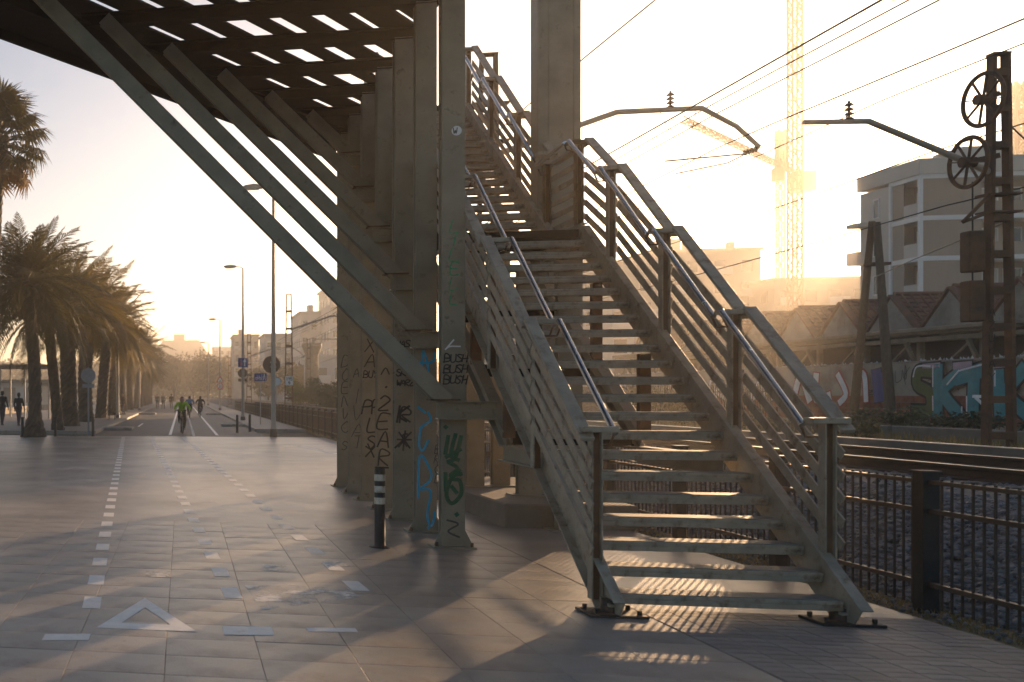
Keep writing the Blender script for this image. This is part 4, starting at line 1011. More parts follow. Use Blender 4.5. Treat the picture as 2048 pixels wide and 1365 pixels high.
# ------------------------------------------------------------------ warehouse with a row of tiled gables
HX = 26.0
ware = thing('warehouse', 'old warehouse with a row of small plastered gables and red tiled roofs', 'warehouse', (HX+6, 42, .8))
MB().mm(HX+.6, HX+14, 26, 66, .7, 3.9).build('wall', 'eave_shade', ware)  # solid block; its near-black colour stands in for shade under the eaves
MB().mm(HX-.25, HX+.6, 26, 66, 3.78, 3.94).build('eave_slab', 'fascia', ware)
MB().mm(HX-.40, HX-.26, 26, 66, 3.86, 4.02).build('gutter', 'fascia', ware, .03)
MB().mm(HX-.1, HX+.5, 26, 66, 3.55, 3.70).build('purlin', 'fascia', ware)
for k in range(14):
    y = 27 + 2.9*k
    p = MB().mm(HX+.25, HX+.40, y-.09, y+.09, .7, 3.77).build('post', 'fascia', ware)
    MB().bar((HX+.2, y, 2.7), (HX-.15, y, 3.55), .10, .12, up=(0, 1, 0)).build('bracket', 'fascia', ware)
    MB().bar((HX+.1, y+.2, 3.5), (HX+.1, y+1.5, 2.6), .05, .07).build('brace', 'fascia', ware)
pitch = 2.9; gy = [27.0 + pitch*k for k in range(13)]
tile = MB(); L_ = math.hypot(pitch/2, 1.38)
for k, y in enumerate(gy):
    yc = y + 1.0; zb, zt = 3.96, 5.36
    g_ = MB().prism([(HX, yc-pitch/2+.12, zb), (HX, yc+pitch/2-.12, zb), (HX, yc, zt-.10)], (.18, 0, 0)).build('gable', 'gable_plaster', ware)
    # coping along the two slopes
    for s in (-1, 1):
        MB().bar((HX+.05, yc+s*pitch/2*.96, zb+.02), (HX+.05, yc, zt), .26, .07, up=(0, 0, 1)).build('verge_tile', 'roof_tile', g_)
        rp = MB(); n = 8
        for r_ in range(n):
            f0, f1 = r_/n, (r_+1.12)/n
            y0_, z0_ = yc + s*pitch/2*(1-f0), zb + (zt-zb)*f0
            y1_, z1_ = yc + s*pitch/2*(1-min(f1, 1)), zb + (zt-zb)*min(f1, 1)
            rp.add([(HX+.2, y0_, z0_+.06), (HX+12, y0_, z0_+.06), (HX+12, y1_, z1_), (HX+.2, y1_, z1_), (HX+.2, y0_, z0_), (HX+12, y0_, z0_)], [(0, 1, 2, 3), (4, 5, 1, 0)])
        for c in range(20):   # rows of rounded cover tiles
            xx = HX+.3+.30*c
            rp.sweep([(xx, yc+s*pitch/2, zb+.07), (xx, yc+s*.02, zt+.03)], .045, 5, caps=False)
        rp.build('roof_slope', 'roof_tile', ware)
    MB().sweep([(HX+.1, yc, zt+.04), (HX+12, yc, zt+.04)], .09, 8).build('ridge_tile', 'roof_tile', ware)

# ------------------------------------------------------------------ apartment block at the right edge
AX, AY = 53.0, 83.6
apt = thing('apartment_block', 'modern grey apartment block with white balcony frame beside the sun', 'building', (AX+8, AY+4, 0))
FL = [5.6, 8.6, 11.6, 14.55, 17.6]; TOP = 18.9
MB().mm(AX+1.7, AX+20, AY+1.8, AY+6.6, 0, 17.4).build('core', 'apt_panel', apt)
MB().mm(AX+.02, AX+1.68, AY+3.3, AY+6.55, 0, 17.55).build('side_wall', 'apt_wall', apt)
MB().mm(AX-.15, AX+20, AY-.15, AY+6.7, 17.75, TOP).build('roof_parapet', 'apt_wall', apt)
MB().mm(AX+4, AX+7, AY+2, AY+5, TOP, TOP+1.2).build('roof_house', 'apt_wall', apt)
for z in FL:
    MB().mm(AX-.04, AX+20, AY-.04, AY+3.25, z-.17, z+.17).build('floor_slab', 'apt_white', apt)
for (x, y) in ((AX+.02, AY+.02), (AX+.02, AY+3.05), (AX+9.5, AY+.02)):
    MB().mm(x-.10, x+.12, y-.10, y+.12, 0, 17.6).build('column', 'apt_white', apt)
def win(x0, x1, y0, y1, z0, z1, nrm, light=False, parent=None):
    d = .06
    if nrm == 'x':
        w_ = MB().mm(x0-d, x0, y0, y0+.07, z0, z1).mm(x0-d, x0, y1-.07, y1, z0, z1).mm(x0-d, x0, y0+.07, y1-.07, z0, z0+.07).mm(x0-d, x0, y0+.07, y1-.07, z1-.07, z1).build('window', 'apt_white', parent)
        MB().mm(x0-.02, x0-.005, y0+.07, y1-.07, z0+.07, z1-.07).build('pane', 'glass_light' if light else 'glass', w_)
    else:
        w_ = MB().mm(x0, x0+.07, y0-d, y0, z0, z1).mm(x1-.07, x1, y0-d, y0, z0, z1).mm(x0+.07, x1-.07, y0-d, y0, z0, z0+.07).mm(x0+.07, x1-.07, y0-d, y0, z1-.07, z1).build('window', 'apt_white', parent)
        MB().mm(x0+.07, x1-.07, y0-.02, y0-.005, z0+.07, z1-.07).build('pane', 'glass_light' if light else 'glass', w_)
for i in range(4):
    z0, z1 = FL[i]+.17, FL[i+1]-.17
    MB().mm(AX+.04, AX+.12, AY+1.75, AY+2.93, z0, z1).build('facade_panel', 'apt_panel', apt)
    MB().mm(AX+.03, AX+.15, AY+.16, AY+1.73, z0, z0+1.0).build('parapet', 'apt_wall', apt)
    win(AX+1.68, 0, AY+2.0, AY+2.9, z0+.2, z0+2.2, 'x', True, apt)
    win(AX+1.68, 0, AY+.3+1.6, AY+1.95, z0+.9, z0+2.2, 'x', False, apt)
    MB().mm(AX+.16, AX+3.9, AY+.04, AY+.12, z0, z1).build('facade_panel', 'apt_panel', apt)
    MB().mm(AX+3.92, AX+9.3, AY+.03, AY+.15, z0, z0+.95).build('parapet', 'apt_panel', apt)
    MB().mm(AX+9.7, AX+14, AY+.04, AY+.12, z0, z1).build('facade_panel', 'apt_panel', apt)
    win(AX+4.1, AX+6.1, AY+1.79, 0, z0+.2, z0+2.2, 'y', True, apt)
    win(AX+6.4, AX+7.6, AY+1.79, 0, z0+.2, z0+2.2, 'y', False, apt)
    win(AX+.01, 0, AY+4.3, AY+5.0, z0+.6, z0+2.1, 'x', False, apt)
    if i in (2, 3):
        MB().mm(AX-1.0, AX-.0, AY+5.2, AY+6.5, z0+.1, z0+1.1 if i == 2 else z0+.4).build('balcony', 'apt_wall', apt)

# ------------------------------------------------------------------ hazy town buildings
def house(label, x0, x1, y0, y1, h, rows, cols, m='town_wall', roof=None, rows0=1.2, step=3.0, side_cols=0):
    t = thing('town_building', label, 'building', ((x0+x1)/2, (y0+y1)/2, 0), 'hazy town buildings')
    MB().mm(x0, x1, y0, y1, 0, h).build('wall', m, t)
    MB().mm(x0-.25, x1+.25, y0-.25, y1+.25, h, h+.35).build('cornice', m, t)
    for (a, b, c, d, e) in (roof or []):
        MB().mm(x0+(x1-x0)*a, x0+(x1-x0)*b, y0+1, y0+1+c, h+.35, h+.35+d).build('roof_house' if e else 'chimney', m, t)
    ww = min(1.3, (x1-x0)/cols*.5)
    wm = MB().mm(-ww/2-.1, ww/2+.1, -.06, 0, -.85, -.75).mm(-ww/2-.1, ww/2+.1, -.06, 0, .75, .85).mm(-ww/2-.1, -ww/2, -.06, 0, -.75, .75).mm(ww/2, ww/2+.1, -.06, 0, -.75, .75).mesh('window', m)
    pm2 = MB().mm(-ww/2, ww/2, -.03, -.01, -.75, .75).mesh('pane', 'glass')
    bm2 = MB().mm(-ww*.9, ww*.9, -1.0, 0, -1.25, -1.1).mm(-ww*.9, ww*.9, -1.0, -.93, -1.1, -.2).mesh('balcony', 'town_white')
    for r_ in range(rows):
        for c in range(cols):
            loc = (x0+(x1-x0)*(c+.5)/cols, y0, h-rows0-.9-step*r_)
            if loc[2] < 1: continue
            w_ = put('window', wm, t, loc)
            p = bpy.data.objects.new('pane', pm2); col.objects.link(p); p.parent = w_
            if (c + r_) % 2 == 0 and side_cols >= 0: put('balcony', bm2, t, loc)
        for c in range(max(side_cols, 0)):
            loc = (x0, y0+(y1-y0)*(c+.5)/side_cols, h-rows0-.9-step*r_)
            if loc[2] < 1: continue
            w_ = put('window', wm, t, loc, (0, 0, R(-90)))
            p = bpy.data.objects.new('pane', pm2); col.objects.link(p); p.parent = w_
    return t
house('pale hazy block with chimneys just right of the stair railing', 64, 77.5, 152, 166, 21.4, 3, 4, roof=[(.12, .3, 3, 1.6, 1), (.34, .40, 1, 1.2, 0), (.75, .8, 1, 1.0, 0)], side_cols=3)
house('flat hazy block glowing directly under the sun', 76, 90, 146, 160, 16.6, 3, 5, side_cols=3)
house('low hazy house behind the stair slats', 47, 63, 140, 152, 17.8, 3, 5, roof=[(.3, .4, 2, 1.4, 0)], side_cols=3)
house('long pale hazy house glimpsed under the stairs', 34, 48, 118, 130, 12, 3, 5, m='town_white', side_cols=3)
house('tall stepped white block nearest the columns', 24, 33, 172, 186, 19.5, 5, 4, m='town_white', roof=[(.2, .6, 4, 2.0, 1)], side_cols=4)
house('middle stepped white block behind the far mast', 20.5, 25, 182, 196, 16.0, 4, 3, m='town_white', roof=[(.3, .5, 2, 1.2, 0)], side_cols=4)
house('lower stepped white block left of the lattice mast', 15.5, 20.5, 196, 210, 13.0, 3, 3, m='town_white', side_cols=4)
house('faint flat roofed block at the end of the railway', 11.5, 17, 232, 246, 15.0, 3, 4, m='town_wall', roof=[(.2, .35, 2, 1.2, 0)])
house('small rendered house by the tracks under the white blocks', 17, 25, 135, 147, 6.5, 1, 4, m='town_white', side_cols=3)
# round domed building on the far hill
t = thing('town_building', 'faint hilltop building with mansard roof at the end of the road', 'building', (10, 470, 0), 'hazy town buildings')
cx, cy = -2.0, 470
MB().mm(cx-11, cx+13, cy, cy+20, 0, 21).build('wall', 'town_wall', t)
MB().prism([(cx-11.5, cy-.5, 21), (cx+13.5, cy-.5, 21), (cx+9.5, cy-.5, 27), (cx-7, cy-.5, 27)], (0, 20, 0)).build('roof', 'town_wall', t)
MB().mm(cx-2, cx+3, cy+3, cy+8, 27, 30).build('lantern', 'town_wall', t)
house('faint long block to the left of the hilltop roof', -26, -13, 450, 465, 20, 4, 6, m='town_white', side_cols=-1)
house('faint long block to the right of the hilltop roof', 13, 36, 440, 455, 22, 4, 9, m='town_white', side_cols=-1)
t = thing('brick_chimney', 'hazy brown tapering chimney with flared head among the far houses', 'chimney', (15.0, 122, 0))
MB().lathe([(.95, 0), (.72, 6.2), (1.15, 7.3), (1.15, 7.7), (0, 7.7)], (15.0, 122, 0), 12).build('shaft', 'fascia', t)

# ------------------------------------------------------------------ tower cranes
def truss(mb, p0, p1, w, step, r, up=(0, 0, 1), tri_=False):
    p0 = Vector(p0); p1 = Vector(p1); d = p1-p0; L = d.length; d.normalize(); u = Vector(up)
    if abs(d.dot(u)) > .9: u = Vector((0, 1, 0))
    a = d.cross(u).normalized(); b = a.cross(d).normalized()
    cs = [(-1, -1), (1, -1), (1, 1), (-1, 1)] if not tri_ else [(-1, -1), (1, -1), (0, 1)]
    off = [(a*i+b*j)*w/2 for i, j in cs]
    for o in off: mb.bar(p0+o, p1+o, r*1.6, r*1.6)
    n = max(1, int(L/step)); m = len(off)
    for k in range(n):
        q0 = p0+d*L*k/n; q1 = p0+d*L*(k+1)/n
        for i in range(m):
            j = (i+1) % m
            mb.bar(q0+off[i], q0+off[j], r, r)
            if k % 2: mb.bar(q0+off[i], q1+off[j], r, r)
            else: mb.bar(q0+off[j], q1+off[i], r, r)
    return mb
t = thing('tower_crane', 'tall crane lattice tower rising out of the picture top', 'crane', (71.4, 133, 0), 'tower cranes')
truss(MB(), (71.4, 133, 0), (71.4, 133, 55), 1.0, 1.5, .11).build('tower', 'crane_paint', t)
truss(MB(), (56, 110, 56), (96, 155, 56), 1.4, 2.0, .12).build('jib', 'crane_paint', t)
t = thing('tower_crane', 'smaller hazy crane with slanting jib left of the tall tower', 'crane', (99.8, 190, 0), 'tower cranes')
cx, cy = 99.8, 190; H = 39.5
truss(MB(), (cx, cy, 0), (cx, cy, H), 0.85, 1.3, .12).build('tower', 'crane_paint', t)
truss(MB(), (cx, cy, H), (cx, cy, H+7), .9, 1.4, .2).build('tower_head', 'crane_paint', t)
truss(MB(), (cx, cy, H+1.2), (cx-30, cy-34, H+1.2), 0.8, 1.4, .09, tri_=True).build('jib', 'crane_paint', t)
truss(MB(), (cx, cy, H+1.2), (cx+9, cy+10, H+1.2), 0.8, 1.4, .09, tri_=True).build('counter_jib', 'crane_paint', t)
MB().mm(cx+6.2, cx+9.4, cy+7, cy+10, H-2.0, H+1.5).build('counterweight', 'crane_paint', t)
MB().mm(cx-1.6, cx-.4, cy-1.8, cy-.4, H-1.8, H+.4).build('cab', 'crane_paint', t)
MB().bar((cx, cy, H+7), (cx-18, cy-20, H+1.9), .10, .10).bar((cx, cy, H+7), (cx+8, cy+9, H+1.9), .10, .10).build('tie_bar', 'crane_paint', t)
t = thing('tower_crane', 'crane tower top peeking beside the lattice mast at the picture edge', 'crane', (106, 150, 0), 'tower cranes')
truss(MB(), (106, 150, 0), (106, 150, 33), 0.85, 1.3, .12).build('tower', 'crane_paint', t)
truss(MB(), (106, 150, 33), (106, 150, 42), .9, 1.4, .2).build('tower_head', 'crane_paint', t)
truss(MB(), (106, 150, 34), (124, 176, 34), 1.2, 1.6, .17, tri_=True).build('jib', 'crane_paint', t)

# ------------------------------------------------------------------ palms
def frond(L, droop, seed, m, n=36, lw=.048):
    """one feather leaf along +X: arched rachis with two rows of narrow leaflets"""
    q = random.Random(seed); mb = MB(); pts = []
    for i in range(13):
        t = i/12; pts.append(Vector((L*(t - .10*droop*t*t), 0, L*(.16*t - droop*.62*t**2.2))))
    mb.sweep(pts, [.03*(1-.85*i/12) for i in range(13)], 4, caps=False)
    def P(t):
        x = t*12; i = min(11, int(x)); return pts[i].lerp(pts[i+1], x-i)
    for k in range(n):
        t = .14 + .85*k/(n-1); p = P(t); d = (P(min(1, t+.03))-P(t-.03)).normalized()
        ll = L*.20*(math.sin(math.pi*min(1, .22+.8*t))**.7)*q.uniform(.85, 1.12)
        for s in (-1, 1):
            sd = Vector((0, s, 0)); up = d.cross(sd)*s
            dr = (d*.75 + sd*.80 + Vector((0, 0, .30 - .3*t)) + Vector((q.uniform(-.1, .1), q.uniform(-.1, .1), q.uniform(-.15, .1)))).normalized()
            mid = p + dr*ll*.5; tip = p + dr*ll + Vector((0, 0, -ll*.22))
            wv = d.cross(dr).normalized().cross(dr)*lw*.5
            wv = d*lw*.55
            mb.add([p-wv*.6, p+wv*.6, mid+wv, mid-wv, tip], [(0, 1, 2, 3), (3, 2, 4)])
    return mb.mesh('frond', m)
FR = [[frond(2.9, d, 10+i, m) for i, d in enumerate((.15, .38, .70, 1.05))] for m in ('palm_leaf', 'palm_leaf_warm')]
FRfar = [frond(2.9, d, 20+i, 'palm_leaf_warm', 20, .075) for i, d in enumerate((.15, .38, .70, 1.05))]
AMP = lambda sd: .08 + .04*((sd*37) % 10)
def trunk(x, y, h, r0, r1, parent, seed, bulge=1.35):
    q = random.Random(seed); mb = MB(); n = 14; H = int(h/.16); vs = []
    for i in range(H+1):
        t = i/H; r = (r0 + (r1-r0)*t) * (1+(bulge-1)*max(0, 1-t*7))
        if t > .86: r *= 1 + 1.1*(t-.86)/.14
        for k in range(n):
            a = 2*math.pi*(k + .5*(i % 2))/n
            rr = r*(1 + (.10 if (k+i) % 2 else -.05) + q.uniform(-.03, .03))
            vs.append((x+rr*math.cos(a) + AMP(seed)*math.sin(t*2.2+seed)-AMP(seed)*math.sin(seed), y+rr*math.sin(a), h*t))
    fs = [(i*n+k, i*n+(k+1) % n, (i+1)*n+(k+1) % n, (i+1)*n+k) for i in range(H) for k in range(n)]
    mb.add(vs, fs)
    return mb.build('trunk', 'palm_trunk', parent)
def place_fronds(parent, c, num, seed, metas, scale, joined=None):
    q = random.Random(seed)
    for k in range(num):
        t = (k+.5)/num
        el = R(82 - 122*t**.85) + q.uniform(-.10, .10)
        az = k*2.39996 + q.uniform(-.2, .2)
        fr = metas[0 if el > R(50) else 1 if el > R(18) else 2 if el > R(-14) else 3]
        s = scale*q.uniform(.86, 1.08)*(.82 if el > R(60) else 1)
        M4 = Matrix.Translation(Vector(c)) @ Matrix.Rotation(az, 4, 'Z') @ Matrix.Rotation(-el*.82, 4, 'Y') @ Matrix.Rotation(q.uniform(-.5, .5), 4, 'X') @ Matrix.Scale(s, 4)
        if joined is None:
            o = put('frond', fr, parent); off = LOC[parent.name]
            o.matrix_local = Matrix.Translation(-off) @ M4
        else:
            vs = [M4 @ v.co for v in fr.vertices]
            joined.add(vs, [tuple(p.vertices) for p in fr.polygons])
def date_palm(x, y, h, label, seed, r0=.28, r1=.24, near=True, scale=1.0, warm=0, num=62, bulge=1.4):
    t = thing('date_palm', label, 'palm tree', (x, y, 0), 'palms along the promenade')
    trunk(x, y, h, r0, r1, t, seed, bulge)
    c = (x+AMP(seed)*(math.sin(2.2+seed)-math.sin(seed)), y, h-.05)
    if near: place_fronds(t, c, num, seed, FR[warm], scale)
    else:
        j_ = MB(); place_fronds(t, c, num, seed, FRfar, scale, j_); j_.build('crown', 'palm_leaf_warm', t)
    return t
date_palm(-5.75, 38.7, 6.1, 'nearest feather palm with dark trunk and swollen base at the plaza edge', 1, .25, .24, True, 1.2, 0, 84, 2.0)
date_palm(-5.35, 43.2, 5.2, 'second feather palm with slender trunk behind the nearest one', 2, .22, .22, True, 1.12, 0, 70)
for k, (x, y, h, r, lb) in enumerate(((-5.45, 49.0, 6.3, .40, 'thick pale trunked palm, third along the row'), (-5.4, 57.0, 6.5, .40, 'thick trunked palm beside the round grey sign'),
        (-5.3, 66, 6.4, .36, 'palm behind the round grey sign, fifth along the row'))):
    date_palm(x, y, h, lb, 3+k, r, r*.9, True, 1.25, 1, 76, 1.15)
names = ['sixth', 'seventh', 'eighth', 'ninth', 'tenth', 'eleventh', 'twelfth', 'thirteenth', 'fourteenth', 'fifteenth', 'sixteenth']
for k, nm in enumerate(names):
    date_palm(-5.3+random.uniform(-.2, .2), 75+9.5*k, 6.3+random.uniform(-.8, .7), 'hazy feather palm, %s along the promenade row' % nm, 20+k, .33, .30, False, 1.28, 1, 66, 1.1)
# fan palm at the picture's left edge
def fan(seed, m):
    q = random.Random(seed); mb = MB()
    mb.sweep([(0, 0, 0), (.5, 0, .05), (.95, 0, 0)], [.025, .02, .014], 4, caps=False)
    n = 22
    for k in range(n):
        a = R(-128 + 256*k/(n-1)); l = .62*(1-.18*abs(a)/R(128))*q.uniform(.85, 1.15)
        b = Vector((.95, 0, 0)); d = Vector((math.cos(a), math.sin(a), .06)); sd = Vector((-math.sin(a), math.cos(a), 0))
        mid = b + d*l*.6 + Vector((0, 0, .02)); tip = b + d*l + Vector((0, 0, -.26*q.uniform(.5, 1.5)))
        mb.add([b, mid+sd*.035, tip, mid-sd*.035], [(0, 1, 2, 3)])
    return mb.mesh('fan_leaf', m)
FAN = [fan(i, 'palm_leaf') for i in range(3)]; FAND = fan(9, 'palm_dead')
t = thing('fan_palm', 'tall fan palm with shaggy round leaves cut by the picture edge', 'palm tree', (-6.5, 35.5, 0), 'palms along the promenade')
trunk(-6.5-AMP(5)*(math.sin(7.2)-math.sin(5)), 35.5, 11.0, .24, .16, t, 5)
q = random.Random(12)
for k in range(64):
    u = (k+.5)/64; el = R(75-130*u); az = k*2.39996
    dead = u > .86
    o = put('fan_leaf', FAND if dead else FAN[k % 3], t)
    M4 = Matrix.Translation((-6.5, 35.5, 11.2 - .7*u)) @ Matrix.Rotation(az, 4, 'Z') @ Matrix.Rotation(-el, 4, 'Y') @ Matrix.Scale(q.uniform(1.05, 1.4), 4)
    o.matrix_local = Matrix.Translation(-LOC[t.name]) @ M4

# ------------------------------------------------------------------ shrubs, far trees
def shrub(name, label, x, y, z, rx, ry, rz, n, ls, seed, m='leaf', group='shrubs on the verge', trunk_h=0, cat='shrub'):
    q = random.Random(seed); t = thing(name, label, cat, (x, y, z), group); mb = MB()
    lobes = [(q.uniform(-.55, .55), q.uniform(-.55, .55), q.uniform(.25, .85), q.uniform(.35, .6)) for _ in range(9)]
    for k in range(n):
        lx, ly, lz, lr = lobes[k % 9]
        d = Vector((q.gauss(0, 1), q.gauss(0, 1), q.gauss(0, 1))).normalized()*lr*(q.random()**.4)
        p = Vector((x+(lx+d.x)*rx, y+(ly+d.y)*ry, z+trunk_h+max(.02, lz+d.z*.8)*rz))
        a = Vector((q.gauss(0, 1), q.gauss(0, 1), q.gauss(0, 1))).normalized(); b = a.orthogonal().normalized()
        s = ls*q.uniform(.6, 1.3)
        mb.add([p-a*s, p+b*s*.45, p+a*s, p-b*s*.45], [(0, 1, 2, 3)])
    mb.build('crown' if trunk_h else 'foliage', m, t)
    sm2 = MB()
    if trunk_h:
        sm2.tube((x, y, z), (x, y, z+trunk_h+rz*.4), .03*rz+.08, .05, 8)
        for k in range(5):
            lx, ly, lz, lr = lobes[k]; sm2.tube((x, y, z+trunk_h*.8), (x+lx*rx, y+ly*ry, z+trunk_h+lz*rz), .02*rz+.04, .03, 6)
        sm2.build('trunk', 'bark', t)
    else:
        for k in range(6):
            lx, ly, lz, lr = lobes[k]; sm2.tube((x, y, z), (x+lx*rx, y+ly*ry, z+lz*rz), .02, .008, 5)
        sm2.build('stem', 'bark', t)
    return t
for k, a in enumerate(((19.6, 32.6, .8, 1.3, .62, 'dark shrub under the teal graffiti letters'), (19.4, 29.4, .8, 1.4, .6, 'wide dark shrub below the turquoise graffiti'), (19.4, 26.2, .8, 1.3, .6, 'shrub behind the lattice mast foot'),
        (17.5, 39.4, .8, 1.0, 1.3, 'tall shrub at the foot of the leaning timber poles'), (17.0, 41.5, .7, 1.3, 1.2, 'ragged shrub beside the picket fence'), (15.6, 30.6, .5, .8, .4, 'small low bush in front of the broken edging'),
        (14.8, 25.6, .5, .8, .42, 'small low bush near the white angled board'), (15.5, 34.6, .5, .9, .5, 'small bush at the end of the broken edging'), (17, 50, .9, 1.6, 1.3, 'shrub on the verge seen through the stair slats'),
        (16, 60, 1, 2, 1.5, 'larger bush on the verge behind the stair treads'))):
    shrub('shrub', a[5], a[0], a[1], .60, a[2], a[3], a[4], 1500, .075, 40+k, 'leaf_dark' if k % 3 else 'leaf')
for k, a in enumerate(((10.5, 72, 1.5, 5, 1.6, 'green bank bush beyond the fence under the white number plate'), (11.0, 58, 1.3, 4, 1.7, 'green bank bush beside the far columns'), (10.5, 92, 1.5, 6, 2.2, 'hazy bush behind the faint bracket mast'))):
    shrub('shrub', a[5], a[0], a[1], .7, a[2], a[3], a[4], 2600, .13, 60+k, 'leaf')
FT = [(-2, 250), (6, 240), (12, 262), (18, 248), (27, 258), (-10, 270), (3, 285), (-16, 245), (22, 285), (34, 270), (14, 170), (19, 160), (24, 152)]
FL_ = ['tree mass left of the road end', 'tree directly above the far cyclists', 'tree behind the triangle sign', 'tree behind the arrow sign', 'tree under the stepped blocks', 'tree beside the last palm', 'farther tree above the road end', 'tree behind the palm row end', 'farther tree below the white blocks', 'tree at the columns edge far away',
       'tree between the far masts', 'tree by the brown chimney', 'tree by the small rendered house']
for k, (x, y) in enumerate(FT):
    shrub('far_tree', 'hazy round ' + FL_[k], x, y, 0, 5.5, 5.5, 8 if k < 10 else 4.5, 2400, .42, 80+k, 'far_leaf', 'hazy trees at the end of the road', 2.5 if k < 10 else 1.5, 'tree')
mb = MB(); q = random.Random(77)
for k in range(26000):
    x = q.uniform(-90, 90); y = q.uniform(330, 400); top = 13 + 5*noise.noise(Vector((x*.07, 2, 1))) + 2.5*noise.noise(Vector((x*.3, 5, 1)))
    z = q.random()**.7*top; p = Vector((x, y, z)); a = Vector((q.gauss(0, 1), q.gauss(0, 1), q.gauss(0, 1))).normalized(); b = a.orthogonal().normalized(); s = q.uniform(.5, 1.1)
    mb.add([p-a*s, p+b*s*.6, p+a*s, p-b*s*.6], [(0, 1, 2, 3)])
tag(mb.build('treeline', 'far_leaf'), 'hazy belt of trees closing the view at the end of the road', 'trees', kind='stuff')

# ------------------------------------------------------------------ pergola and promenade things at the left edge
t = thing('pergola', 'flat roofed pergola with thin posts behind the palm trunks', 'pergola', (-11, 66, 0))
MB().mm(-17, -8.4, 63.6, 68.2, 3.42, 3.60).build('roof', 'fascia', t)
for k in range(6):
    x = -16.5+1.6*k
    for y in (64, 67.8): MB().mm(x-.05, x+.05, y-.05, y+.05, .1, 3.41).build('post', 'lamp_metal', t)
for k in range(14): MB().mm(-17.1+.62*k, -17.0+.62*k, 63.4, 68.4, 3.601, 3.68).build('slat', 'fascia', t)
t = thing('low_wall', 'low tan wall at the edge of the promenade by the pergola', 'low wall', (-12, 55, 0))
MB().mm(-14.2, -13.8, 38, 160, 0, .55).build('wall', 'plaster_wall', t)
MB().mm(-14.25, -13.75, 38, 160, .55, .62).build('coping', 'kerb', t)
t = thing('beach_kiosk', 'long low pale beach building in the haze behind the pergola', 'building', (-30, 130, 0))
MB().mm(-42, -18, 128, 136, 0, 3.2).build('wall', 'town_white', t)
MB().mm(-43, -17, 127, 137, 3.2, 3.6).build('roof', 'fascia', t)
for k in range(8): MB().mm(-41+3*k, -39.4+3*k, 127.9, 127.99, .6, 2.6).build('shutter', 'apt_panel', t)
t = thing('bench', 'dark park bench between the thick palm trunks', 'bench', (-4.3, 62, .11))
for k in range(4): MB().mm(-4.5+.12*k, -4.40+.12*k, 61, 62.6, .55, .585).build('seat_slat', 'timber', t)
for z in (.72, .86, 1.0): MB().mm(-4.53, -4.5, 61, 62.6, z-.04, z+.04).build('back_slat', 'timber', t)
for y in (61.2, 62.4): MB().mm(-4.5, -4.46, y-.03, y+.03, .1, 1.02).mm(-4.1, -4.06, y-.03, y+.03, .1, .55).mm(-4.5, -4.06, y-.03, y+.03, .50, .549).build('leg', 'black_iron', t)

# parked white car on the far side of the railway
t = thing('parked_car', 'small white car parked beyond the railway bank', 'car', (16, 147, .6))
CX0, CY0 = 14.2, 146.0
def cp(a, b): return (CX0+a, CY0, .62+b)
P = [(0, .25), (.05, .75), (.75, .85), (1.25, 1.35), (2.7, 1.38), (3.5, .9), (3.95, .8), (4.0, .25)]
MB().prism([cp(a, b) for a, b in P], (0, 1.65, 0)).build('body', 'car_white', t, .06)
for (p_) in ([(1.0, .92), (1.32, 1.28), (1.95, 1.30), (1.95, .92)], [(2.05, .92), (2.05, 1.30), (2.65, 1.30), (3.2, .92)]):
    MB().prism([(a[0], a[1]-.01, a[2]) for a in [cp(a, b) for a, b in p_]], (0, .008, 0)).build('window', 'glass', t)
for a in (.75, 3.2):
    w_ = MB().disc((CX0+a, CY0+.02, .62+.25), (0, 1, 0), .32, .2, 16).build('wheel', 'rubber', t)
    MB().disc((CX0+a, CY0-.09, .62+.25), (0, 1, 0), .19, .02, 12).build('rim', 'galvanised', w_)

# ------------------------------------------------------------------ people and bicycles
def person_mesh(name, bones, mats, voxel=.020):
    """bones: (p0, r0, p1, r1, material index). tapered limbs fused into one skin, coloured by the nearest limb"""
    bm = bmesh.new()
    for (p0, r0, p1, r1, mi) in bones:
        p0 = Vector(p0); p1 = Vector(p1); d = p1-p0; L = d.length
        z = d.normalized() if L > 1e-5 else Vector((0, 0, 1)); x = z.orthogonal().normalized(); y = z.cross(x)
        rings = []; n = 10
        prof = [(-r0*.98, r0*.2), (-r0*.7, r0*.72), (0, r0), (L*.5, (r0+r1)/2), (L, r1), (L+r1*.7, r1*.72), (L+r1*.98, r1*.2)]
        for (h, r) in prof:
            rings.append([bm.verts.new(p0+z*h+(x*math.cos(2*math.pi*k/n)+y*math.sin(2*math.pi*k/n))*r) for k in range(n)])
        for a, b in zip(rings, rings[1:]):
            for k in range(n): bm.faces.new((a[k], a[(k+1) % n], b[(k+1) % n], b[k]))
        bm.faces.new(rings[0][::-1]); bm.faces.new(rings[-1])
    me = bpy.data.meshes.new(name); bm.to_mesh(me); bm.free()
    tmp = bpy.data.objects.new('tmp', me); col.objects.link(tmp)
    r = tmp.modifiers.new('r', 'REMESH'); r.mode = 'VOXEL'; r.voxel_size = voxel
    s = tmp.modifiers.new('s', 'SMOOTH'); s.iterations = 2; s.factor = .4
    dg = bpy.context.evaluated_depsgraph_get()
    me2 = bpy.data.meshes.new_from_object(tmp.evaluated_get(dg)); me2.name = name
    bpy.data.objects.remove(tmp); bpy.data.meshes.remove(me)
    me2.materials.clear()
    for m in mats: me2.materials.append(MATS[m])
    B = [(Vector(a), ra, Vector(b), rb, mi) for a, ra, b, rb, mi in bones]
    for p in me2.polygons:
        c = p.center; best = 9; bi = 0
        for a, ra, b, rb, mi in B:
            d = b-a; t = max(0, min(1, (c-a).dot(d)/max(1e-9, d.length_squared))); dist = (c-(a+d*t)).length - (ra+(rb-ra)*t)
            if dist < best: best = dist; bi = mi
        p.material_index = bi; p.use_smooth = True
    return me2
